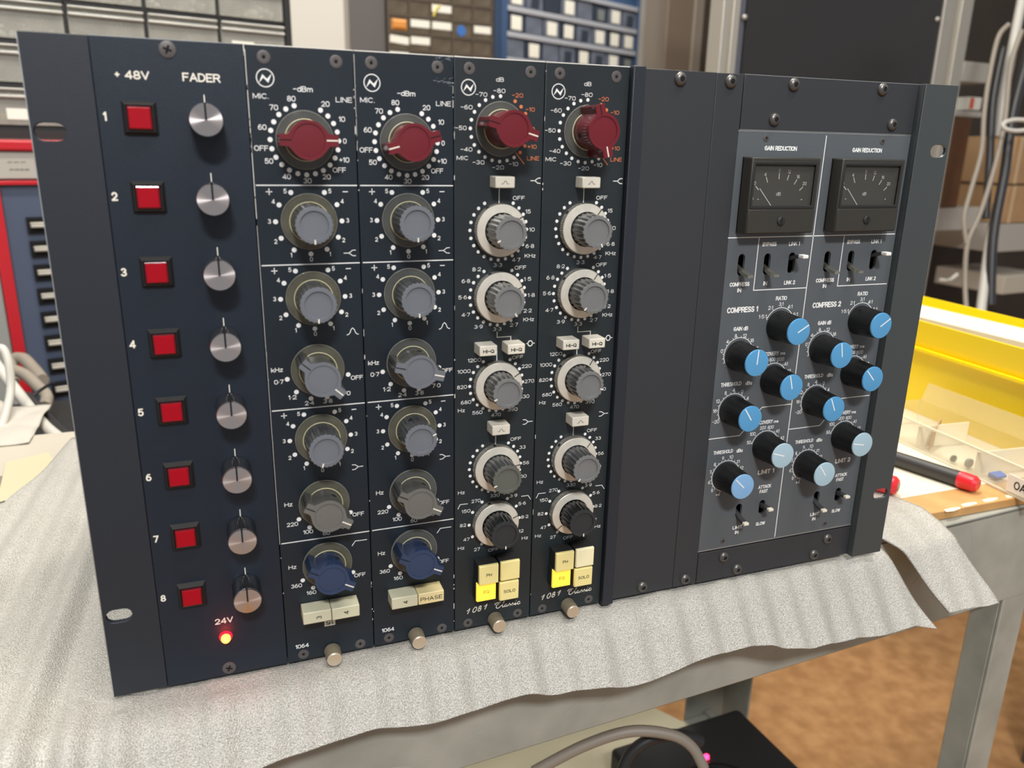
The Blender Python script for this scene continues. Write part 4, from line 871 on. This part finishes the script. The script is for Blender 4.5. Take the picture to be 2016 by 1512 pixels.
ob('grey_end_panel', MB().box(-420, F2.uv(6, 575)[0]-1, -400, 199, -5, 3), mat('grey_end_panel', s(150, 152, 146), .5), tc, bevel=1)
xs = F2.uv(71, 560)[0]
for i in range(10):
    yy = F2.uv(105, 442+46.5*i)[1]
    d = ob('shallow_drawer', MB().box(xs, xs+150, yy-12, yy+11, -5, -1), 'dark', tc)
    ob('drawer_handle', MB().box(xs+4, xs+146, yy-3.5, yy+.5, -1, 7).box(xs+4, xs+146, yy+.5, yy+4, -1, 1), 'steel', d, bevel=1.2)

# doorway edge, slab and the middle cabinet of small drawers
F3 = Face(870, 60, 2100, 10)
pw = F3.root('white_pillar', 'off-white wall pillar between the two drawer cabinets', 'pillar')
ob('pillar_body', MB().box(-415, -268, FLOOR+4, 900, -100, 0), mat('off_white_pillar', s(212, 207, 196), .7), pw)
ob('pillar_side', MB().box(-268, -254, FLOOR+4, 900, -100, -4), mat('grey_pillar_edge', s(150, 142, 130), .6), pw)
sl = F3.root('dark_cupboard', 'plain dark grey cupboard side standing left of the small-drawer cabinet', 'cupboard')
ob('cupboard_side', MB().box(-253, -156, FLOOR+4, 900, -250, -6), mat('dark_grey_laminate', s(96, 92, 90), .6), sl, bevel=2)
mc = F3.root('small_drawer_cabinet', 'dark cabinet of small smoky drawers, some with white labels, above the rack', 'cabinet')
ob('frame', MB().box(-155, 168, 380, 760, -150, -16), 'cabblack', mc)
mcol = [-152, -92, -31, 32, 93, 152]; mrow = [380, 421, 461, 501, 542, 583, 624, 665, 706]
M['smoky'] = mat('smoky_drawer', s(120, 108, 92), .3, alpha=.55, coat=.3, var=.2, vscale=40)
random.seed(9)
tagset = {(1, 4): 1, (2, 4): 1, (4, 4): 1, (0, 3): 1, (1, 3): 1, (0, 2): 1, (3, 2): 1, (4, 2): 1, (2, 5): 1}
gl = MB()
for c in mcol: gl.box(c-2, c+2, 380, 760, -16, 1)
for r_ in mrow: gl.box(-152, 156, r_-3, r_+3, -16, 0)
ob('divider_grid', gl, mat('smoky_grid', s(92, 82, 70), .4, coat=.3), mc)
for ci in range(5):
    for ri in range(2, 8):
        x0, x1, y0, y1 = mcol[ci]+2.5, mcol[ci+1]-2.5, mrow[ri]+3, mrow[ri+1]-3
        d = ob('drawer', MB().box(0, x1-x0, 0, y1-y0, -3, 0), 'smoky', mc, (x0, y0, -2), bevel=1)
        if (ci, ri) in tagset: ob('drawer_label', MB().box(1, x1-x0-1, 13, 31, .2, 1.2), 'tag', d, rz=random.choice((0, 0, 4)))
        if (ci, ri) == (3, 4): ob('round_sticker', MB().lathe([(14, .2), (13.6, 1.2)], 24), 'bluebits', d, (24, 15, 0), label='blue round sticker')
        if (ci, ri) == (0, 4): ob('loose_parts', MB().frustum(8, 50, 2, 28, .2, 5, 6), 'orangebits', d)['kind'] = 'stuff'
        if (ci, ri) == (2, 5): ob('yellow_tape', MB().tube([(4, 2, 3), (10, 18, 3), (22, 30, 3)], 3.2, 6), 'yelbits', d)

# blue cabinet
F4 = Face(1100, 60, 2700, 25)
bc = F4.root('blue_drawer_cabinet', 'blue-framed cabinet of tiny drawers above the rack centre', 'cabinet')
ob('frame', MB().box(-272, 452, 400, 900, -160, -12), 'bluecab', bc)
bx = [-250 + 86*i for i in range(9)]
br = [400, 456, 534, 610, 686, 762, 838]
ob('side_rail', MB().box(-272, -250, 400, 900, -12, 4), 'bluecab', bc, bevel=2)
ob('side_rail', MB().box(438, 452, 400, 900, -12, 4), 'bluecab', bc, bevel=2)
for r_ in br[1:]: ob('shelf_rail', MB().box(-250, 438, r_-8, r_+8, -12, 5), mat('pale_rail', s(170, 172, 178), .4) if r_ == br[1] else bpy.data.materials['pale_rail'], bc, bevel=2)
M['bdrawer'] = mat('blue_tinted_drawer', s(112, 118, 132), .35, alpha=.8, var=.25, vscale=20)
M['bdark'] = mat('dark_drawer_content', s(44, 52, 66), .6)
random.seed(4)
big = {(0, 1), (1, 1), (2, 1), (4, 1), (1, 2), (4, 2), (6, 2), (2, 3), (3, 3), (5, 3), (7, 3), (0, 3), (6, 3), (0, 4), (6, 4), (3, 4)}
for ci in range(8):
    for ri in range(1, 5):
        x0 = bx[ci]+5; y0 = br[ri]+10; w_ = 76; h_ = br[ri+1]-br[ri]-20
        d = ob('drawer', MB().box(0, w_, 0, h_, -8, 0), 'bdrawer' if (ci+ri) % 3 else 'bdark', bc, (x0, y0, 0), bevel=2)
        if (ci, ri) in big: ob('drawer_label', MB().box(14, 62, 6, h_-8, .2, 2), 'tag', d, bevel=.8)
        elif (ci+ri) % 2: ob('drawer_content', MB().box(20, 58, 6, h_-14, .2, 2), 'bdark' if (ci+ri) % 3 else 'greybits', d, bevel=2)

# narrow wall strip, dark curtain-like column, steel posts and tall black equipment rack
F5 = Face(1650, 90, 1500, 8)
er = F5.root('equipment_rack', 'tall black-panelled equipment rack with pale steel posts behind the rack, right', 'rack')
xl, xr = F5.uv(1470, 40)[0], F5.uv(1845, 90)[0]; print('rack', xl, xr)
ob('black_panel', MB().box(xl, xr, 330, 800, -20, 0), mat('satin_black_panel', s(44, 42, 42), .32), er, bevel=1)
ob('panel_edge', MB().box(xl-20, xl-1, 330, 800, -40, -4), mat('blue_grey_edge', s(92, 94, 104), .4), er, bevel=1)
def post(x0, x1, nm='steel_post'):
    w_ = x1-x0; mb = MB(); mb.box(x0, x0+w_*.36, FLOOR+1, 800, -30, 4).box(x0+w_*.36, x0+w_*.6, FLOOR+1, 800, -30, -2).box(x0+w_*.6, x1, FLOOR+1, 800, -30, 4); return ob(nm, mb, 'steel', er, bevel=1)
p0 = F5.uv(1418, 60)[0]; p1 = F5.uv(1451, 60)[0]; post(p0, p1)
p0 = F5.uv(1849, 60)[0]; p1 = F5.uv(1905, 60)[0]; post(p0, p1)
for u, v in ((1465, 34), (1845, 38)):
    a, b = F5.uv(u, v); ob('panel_screw', MB().lathe([(5, 0), (4, 4), (1, 5)], 16), 'steel', er, (a, b, 0), smooth=60)
F6 = Face(1340, 60, 2300, 15)
dc = F6.root('dark_locker', 'brown-grey locker with dark front between white wall and steel post', 'locker')
x0, x1, x2, x3 = [F6.uv(u, 70)[0] for u in (1312, 1362, 1380, 1425)]
ob('locker_side', MB().box(x0, x1, FLOOR+4, 1100, -12, 0), mat('brown_grey_panel', s(118, 104, 90), .5), dc, bevel=2)
ob('locker_edge', MB().box(x1, x2, FLOOR+4, 1100, -200, 6), mat('taupe_edge', s(132, 122, 110), .5), dc, bevel=2)
ob('locker_front', MB().box(x2, x3+20, FLOOR+4, 1100, -200, -4), mat('dark_locker_front', s(72, 64, 56), .35), dc, bevel=2)

# shelving at the far right
F7 = Face(1930, 300, 1900, 5)
sh = F7.root('rear_shelving', 'dark open shelving with grey boards at the far right edge', 'shelving')
X0, X1 = F7.uv(1880, 300)[0]-60, F7.uv(2016, 300)[0]+260
ob('back_board', MB().box(X0-30, X1+1200, -600, 1400, -330, -310), mat('dark_shelf_back', s(58, 50, 42), .8, var=.2, vscale=6), sh)
M['shelfb'] = mat('grey_shelf_board', s(178, 174, 164), .5)
def brd(u0, u1, v0, v1, z0=-300, z1=0, m='shelfb', nm='shelf_board', off=0):
    a, b = F7.uv(u0, v1, off), F7.uv(u1, v0, off)
    return ob(nm, MB().box(a[0], b[0], a[1], F7.uv(u0, v0, off)[1], z0+off, z1+off), m, sh, bevel=1.5)
brd(1893, 1955, 120, 160); brd(1880, 1935, 217, 229, -120); brd(1835, 1935, 410, 455); brd(1955, 2060, 442, 497)
brd(1895, 2060, 0, 118, -300, -280, mat('dark_glass_panel', s(58, 62, 62), .15), 'dark_glass_panel')
brd(1972, 2060, 545, 580, -200, 0, mat('pale_box', s(196, 188, 172), .6), 'pale_tray')
def f7box(name, lab, cat, u0, u1, v0, v1, m, depth=120, off=0, grp=None):
    a, b = F7.uv(u0, v1, off), F7.uv(u1, v0, off); h = F7.uv(u0, v0, off)[1]
    t_ = thing(name, lab, cat, (0, 0, 0), grp); o = Vector(F7.o) + F7.n*off
    t_.location = V(o.x, o.y, o.z); t_.rotation_euler = (0, 0, R(F7.yaw))
    ob('box_body', MB().box(a[0], b[0], a[1], h, -depth, 0), m, t_, bevel=2); return t_, a, b, h
f7box('brown_crate', 'dark brown wooden crate on the grey board right of the rack', 'crate', 1845, 1915, 230, 409, 'brown', 200)
t_, a, b, h = f7box('small_carton', 'small white carton with an orange-red stripe on the upper shelf', 'carton', 1903, 1935, 190, 216, 'whitebits', 60)
ob('red_stripe', MB().box(a[0]+8, a[0]+20, a[1]+3, h-2, 0, 1), mat('orange_red', s(220, 80, 40), .5), t_)
for (v0, v1, u0, lab) in ((268, 362, 1984, 'upper tan cardboard box at the right edge beside hanging cables'), (366, 440, 1972, 'lower tan cardboard box standing on the right grey board')):
    t_, a, b, h = f7box('cardboard_box', lab, 'box', u0, 2060, v0, v1, 'card', 160)
    ob('tape_strip', MB().box(a[0]+20, a[0]+30, a[1], h, 0, .8), mat('clear_tape', s(206, 180, 140), .2), t_)

def cable(name, lab, pts, r, m, cat='cable', grp=None, n=8):
    """pts: (u, v, depth) through points; smoothed"""
    Q = [Vector(P(*p)) if len(p) == 3 and not isinstance(p, Vector) else p for p in pts]; out = []
    for i in range(len(Q)-1):
        p0 = Q[max(0, i-1)]; p1 = Q[i]; p2 = Q[i+1]; p3 = Q[min(len(Q)-1, i+2)]
        for k in range(8):
            t = k/8; out.append(.5*((2*p1) + (p2-p0)*t + (2*p0-5*p1+4*p2-p3)*t*t + (3*p1-p0-3*p2+p3)*t**3))
    out.append(Q[-1])
    return tag(ob(name, MB().tube(out, r, n), m, smooth=80), lab, cat, grp)
D = 1500
cable('hanging_cable', 'thin taupe cable curving down beside the right rack ear', [(1986, 48, D), (1965, 75, D), (1948, 150, D), (1938, 220, D), (1932, 300, D), (1910, 380, D), (1898, 430, D), (1903, 480, D)], 4.5, 'cableg')
cable('conduit_pipe', 'pale grey conduit slanting down at the right edge', [(2016, -20, D+60), (2000, 60, D+60), (1975, 190, D+60), (1960, 270, D+60)], 9, 'cablew')
cable('hanging_cable', 'taupe cable crossing in front of the pale conduit and looping low', [(2012, 60, D), (1990, 130, D), (1978, 240, D), (1958, 330, D), (1930, 420, D), (1905, 480, D), (1900, 560, D), (1905, 640, D-20)], 4.5, 'cableg')
cable('hanging_cable', 'light grey cable running down to the yellow bin', [(1965, 400, D+30), (1950, 470, D+30), (1940, 540, D+30), (1928, 640, D)], 9, 'cablew')
cable('hanging_cable', 'dark cable left of the light grey one at the right edge', [(1975, 95, D+20), (1955, 200, D+20), (1948, 320, D+20), (1940, 430, D+20)], 7, 'cabled')
cable('hanging_cable', 'second dark cable, nearest the cardboard boxes', [(2030, 90, D+20), (1995, 220, D+20), (1978, 340, D+20), (1955, 470, D+20), (1950, 600, D+20)], 9, 'cabled')
cable('looped_cable', 'white cable coiled in a flat loop above the cardboard boxes', [(2030, 238, D-40), (1998, 236, D-40), (1976, 243, D-40), (1980, 254, D-40), (2005, 258, D-40), (2040, 252, D-40)], 4, 'cablew')
cable('thin_cable', 'thin pale cable with a plug hanging below the low grey board', [(1885, 540, D+100), (1868, 552, D+100), (1850, 551, D+100)], 4, 'cablew')

# ------------------------------------------------------------------ right end of the cart: board, paper, pens, case, yellow bin
bd = tag(ob('wooden_board', MB().prism([(470, -28), (790, -17.5), (790, 330), (470, 330)][::1], 0, 0) if False else MB().box(505, 760, -5.3, 2, -330, -27), 'wood', bevel=.6), 'orange-brown wooden board with worn pale edge at the right end of the cart', 'board')
wr = MB(); random.seed(8)
for x, z in ((585, -27), (606, -30), (630, -31), (655, -31), (682, -31)): wr.add([(x-8, 2.08, z+2), (x-1, 2.08, z+2.6), (x+8, 2.08, z+1), (x+10, 2.08, z-1.5), (x+2, 2.08, z-2.6), (x-6, 2.08, z-2)], [(0, 1, 2, 3, 4, 5)])
ob('worn_spots', wr, 'paper', bd, smooth=0)
tag(ob('paper_sheet', MB().box(520, 770, 2.1, 2.6, -300, -55), 'paper'), 'cream paper sheet on the wooden board under the two pens', 'paper')
def pen(lab, p, q, r, capl, m, mc_, grey=False):
    a, b = Vector(p), Vector(q); d = (b-a).normalized(); L = (b-a).length
    t_ = thing('marker_pen', lab, 'pen', tuple(a)); z = Vector((0, 0, 0))
    ob('barrel', MB().tube([z, d*(L-capl)], [r*.92, r], 20), m, t_)
    ob('end_cap', MB().tube([d*(L-capl), d*(L-capl*.75), d*(L-3), d*L], [r*1.05, r*1.1, r*1.02, r*.7], 20), mc_, t_)
    if grey: ob('end_disc', MB().tube([d*(L-.2), d*(L+.5)], [r*.5, r*.5], 16), 'cableg', t_)
M['penred'] = mat('red_pen_cap', s(214, 38, 48), .35, coat=.3); M['penblack'] = mat('black_pen_barrel', s(52, 50, 48), .45)
pen('black marker pen with red end cap lying on the cream paper', (600, 9.6, -150), (630, 9.6, -43), 6.6, 15, 'penblack', 'penred')
pen('red-ended pen half hidden behind the right rack ear', (519, 10.9, -130), (562, 10.9, -59), 7.6, 34, 'penblack', 'penred', True)
# clear divided case
cs = thing('clear_case', 'clear divided plastic case with small parts in front of the yellow bin', 'case', (652, 2.7, -8), yaw=-4)
ob('case_tray', MB().box(0, 60, 0, 1.2, -190, 0).box(0, 1.2, 0, 25, -190, 0).box(58.8, 60, 0, 25, -190, 0).box(0, 60, 0, 25, -1.2, 0).box(0, 60, 0, 25, -190, -188.8), 'clear', cs)
ob('case_rim', MB().box(-.6, 1.6, 24.4, 26, -190, 0).box(-.6, 60, 24.4, 26, -1.6, .6).box(-.8, 1.5, -.2, 1.4, -190, 0), 'clearedge', cs)
for z in (-62, -128): ob('case_divider', MB().box(1.2, 58.8, 1.2, 22, z-.6, z+.6), 'clearedge', cs)
ob('case_lid', MB().add([(60, 25, 0), (60, 25, -190), (66, 42, -190), (66, 42, 0)], [(0, 1, 2, 3)]).add([(61, 24.5, 0), (61, 24.5, -190), (67, 41.5, -190), (67, 41.5, 0)], [(3, 2, 1, 0)]), 'clear', cs)
ob('case_label', MB().box(-1.4, -.7, 3, 17, -28, -3), 'tag', cs)
lt = MB(); lt.text('OA', 0, 0, 7, w=11, z=0, bold=.02)
o_ = ob('label_lettering', lt, 'ink', cs, (-1.5, 10, -16), smooth=0); o_.rotation_euler = (0, 0, R(-90))
def bit(nm, lab, x, z, r, m, h=None, grp='small parts in the clear case'):
    return tag(ob(nm, MB().lathe([(r*.4, -r*.5), (r, -r*.3), (r, r*.3), (r*.4, r*.5)], 12), m, None, (x, 4.1 + r*.96, z), smooth=60), lab, 'part', grp)
tag(ob('blue_clip', MB().frustum(-7, 7, -2.4, 2.4, -4, 4, 1.2), 'bluebits', None, (671, 6.6, -58), bevel=.8), 'bright blue plastic clip in the clear case', 'clip')
bit('round_fitting', 'dark round fitting left of the blue clip in the clear case', 668, -84, 4.2, 'greybits')
bit('round_fitting', 'dark round fitting behind the blue clip in the clear case', 680, -78, 3.6, 'greybits')
bit('round_fitting', 'smallest grey fitting, far left in the clear case', 666, -98, 3.2, 'penblack')
tag(ob('cardboard_scrap', MB().add([(0, 0, 0), (26, 0, -14), (26, 24, -14), (2, 17, 0), (0, 0, -1), (26, 0, -15), (26, 24, -15), (2, 17, -1)], [(0, 1, 2, 3), (7, 6, 5, 4), (0, 4, 5, 1), (1, 5, 6, 2), (2, 6, 7, 3), (3, 7, 4, 0)]), 'card', None, (668, 4.2, -126)), 'torn brown card standing in the clear case', 'card')
# yellow bin
yb = thing('yellow_bin', 'bright yellow open plastic bin behind the clear case on the right', 'bin', (737, 2.7, -40), yaw=-4)
bw = MB()
def wall(p, q, t_):  # slanted wall between bottom edge p-q and its flared top
    pass
bw.add([(0, 0, 0), (0, 0, -380), (-14, 100, -386), (-14, 100, 6), (2.5, 0, 0), (2.5, 0, -380), (-11, 100, -386), (-11, 100, 6)], [(0, 1, 2, 3)[::-1], (4, 5, 6, 7), (3, 2, 6, 7)[::-1], (0, 3, 7, 4)[::-1], (1, 5, 6, 2)[::-1]])
ob('near_wall', bw, 'yellow', yb)
ob('far_wall', MB().add([(88, 0, 0), (88, 0, -380), (104, 99, -386), (104, 99, 6), (91, 0, 0), (91, 0, -380), (107, 99, -386), (107, 99, 6)], [(0, 1, 2, 3)[::-1], (4, 5, 6, 7), (3, 2, 6, 7)[::-1], (0, 3, 7, 4)[::-1], (1, 5, 6, 2)[::-1]]), 'yellow', yb)
ob('bin_base', MB().box(0, 90, 0, 2.5, -380, 0).box(0, 90, 2.5, 104, -383, -380), 'yellow', yb)
ob('wall_rib', MB().box(-16, -11, 70, 73, -384, 4), 'yellow', yb)
tag(ob('paper_stack', MB().box(0, 56, 0, 97, -250, 0), 'paper', None, (756, 5.4, -50), bevel=1), 'white paper stack standing inside the yellow bin', 'paper')

# ------------------------------------------------------------------ bench at the left
D = 820
cl_ = MB(); random.seed(13); nx, nz = 34, 20; vs = []
for j in range(nz+1):
    for i in range(nx+1):
        x = -300 + 190*i/nx; z = -545 + 120*j/nz
        y = -7.5 + 3.5*abs(math.sin(x/17.+z/29.))*abs(math.sin(z/19.-x/37.)) + 27*math.exp(-((x+165)**2/220 + (z+505)**2/260)) + 9*math.exp(-((x+150)**2/120 + (z+520)**2/90)) + (6*math.exp(-((x+215)**2/500 + (z+480)**2/300)))
        vs.append((x, y, z))
cl_.add(vs, [(j*(nx+1)+i, (j+1)*(nx+1)+i, (j+1)*(nx+1)+i+1, j*(nx+1)+i+1) for j in range(nz) for i in range(nx)])
o_ = ob('crumpled_cloth', cl_, mat('cream_cloth', s(186, 180, 168), .7, var=.05, vscale=40), smooth=60); md = o_.modifiers.new('thickness', 'SOLIDIFY'); md.thickness = .001
tag(o_, 'crumpled cream wrapping sheet on the bench at the far left', 'cloth')
cable('grey_cable_loop', 'thick beige cable bent in a hairpin against the tool chest', [(26, 752, 1040), (24, 712, 1060), (45, 706, 1060), (68, 728, 1040), (84, 748, 1010)], 8, 'cableg')
cable('grey_cable_loop', 'beige cable looping forward beside the hairpin bend', [(25, 728, 985), (50, 738, 980), (76, 762, 965), (92, 780, 950), (88, 800, 930)], 7, 'cableg')
cable('beige_cable', 'long beige cable running diagonally across the left bench', [(-20, 700, 900), (10, 740, 890), (45, 785, 870), (90, 840, 812), (140, 880, 765)], 6, 'cablew')
cable('white_cable', 'thin white cable arching at the left edge', [(-12, 688, 800), (5, 686, 800), (17, 715, 800), (21, 765, 800), (12, 812, 790), (0, 848, 780)], 4.0, 'cablew')
for i, (dv, lab) in enumerate(((0, 'upper of the three black leads running behind the left rack edge'), (5, 'middle of the three black leads behind the left rack edge'), (10, 'lowest of the three black leads behind the left rack edge'))):
    cable('black_lead', lab, [(55+i*2, 775+dv, 885), (80, 800+dv, 855), (110, 832+dv, 815), (145, 862+dv, 785)], 2.6, 'cabled', grp='black leads on the left bench')
cable('thin_lead', 'thin dark lead with a kink above the black leads', [(62, 782, 900), (80, 768, 905), (105, 752, 905)], 1.8, 'cabled')
eb = thing('equipment_case', 'low black equipment case standing behind the bench at the far left', 'case', (-225, FLOOR, -620))
ob('case_body', MB().box(-150, 120, 1, FLOOR*-1-60, -120, 130), 'matte', eb, bevel=4); ob('case_lid', MB().box(-152, 122, FLOOR*-1-72, FLOOR*-1-66, -122, 132), 'black', eb, bevel=2)
ps = thing('black_adapter', 'small black adapter with a pale light on the low black case, far left', 'adapter', (-200, -59.5, -600))
ob('adapter_case', MB().box(-58, 42, 0, 24, -50, 10), 'black', ps, bevel=4); ob('indicator', MB().lathe([(3, 10), (2, 12)], 12), 'whitebits', ps, (12, 14, 0))
ob('strap_lug', MB().box(36, 40, 12, 30, -10, -4), 'cabled', ps)
nt_ = tag(ob('yellow_note', MB().add([(-107, -4.4, -280), (-60, -4.4, -310), (-90, -7.9, -395), (-120, -7.9, -380)], [(0, 1, 2, 3)]).add([(-107, -4.8, -280), (-60, -4.8, -310), (-90, -8.3, -395), (-120, -8.3, -380)], [(3, 2, 1, 0)]), mat('yellow_paper', s(190, 182, 150), .7)), 'faded yellow paper partly under the left foam edge', 'paper')

# ------------------------------------------------------------------ lower shelf: black power unit, leads, board
Y0 = -430
pu = thing('power_unit', 'black power unit with a red light on the lower cart shelf', 'power unit', (600, Y0+2.4, -262), yaw=3)
ob('unit_case', MB().box(-165, 12, 0, 52, -12, 190), 'matte', pu, bevel=5)
ob('cooling_ring', torus(50, 3, 0, 48, 8), 'black', pu, (-95, 53, 100)).rotation_euler = (R(-90), 0, 0)
ob('rubber_foot', MB().lathe([(6, 0), (6, 2)], 16), 'greybits', pu, (-110, 53, 150)).rotation_euler = (R(-90), 0, 0)
ob('red_light', MB().lathe([(3.2, 0), (3, 3), (1, 4)], 14), mat('red_lit_lens', s(255, 40, 90), .3, emit=(1, .03, .12), es=6), pu, (-75, 52.6, 42), smooth=80).rotation_euler = (R(-90), 0, 0)
cable('grey_lead', 'grey lead arching over the black power unit on the lower shelf', [(1050, 1520, 640), (1150, 1468, 640), (1240, 1440, 640), (1320, 1446, 640), (1362, 1470, 640), (1386, 1512, 640)], 4.5, 'cableg')
cable('black_power_lead', 'black lead curving left of the power unit on the lower shelf', [(1222, 1525, 660), (1245, 1480, 660), (1290, 1452, 660), (1340, 1448, 660), (1380, 1460, 665)], 5, 'cabled')
tag(ob('olive_card', MB().prism([(180, 50), (560, 50), (628, 235), (586, 308), (545, 374), (330, 640), (180, 640)], 0, 1.5), 'cart'), 'olive-grey card lying flat on the lower cart shelf', 'card')
o_ = bpy.data.objects['olive_card']; o_.rotation_euler = (R(-90), 0, 0); o_.location = V(0, Y0+.6, 0); o_.data.materials[0] = mat('olive_grey_board', s(205, 198, 168), .7)
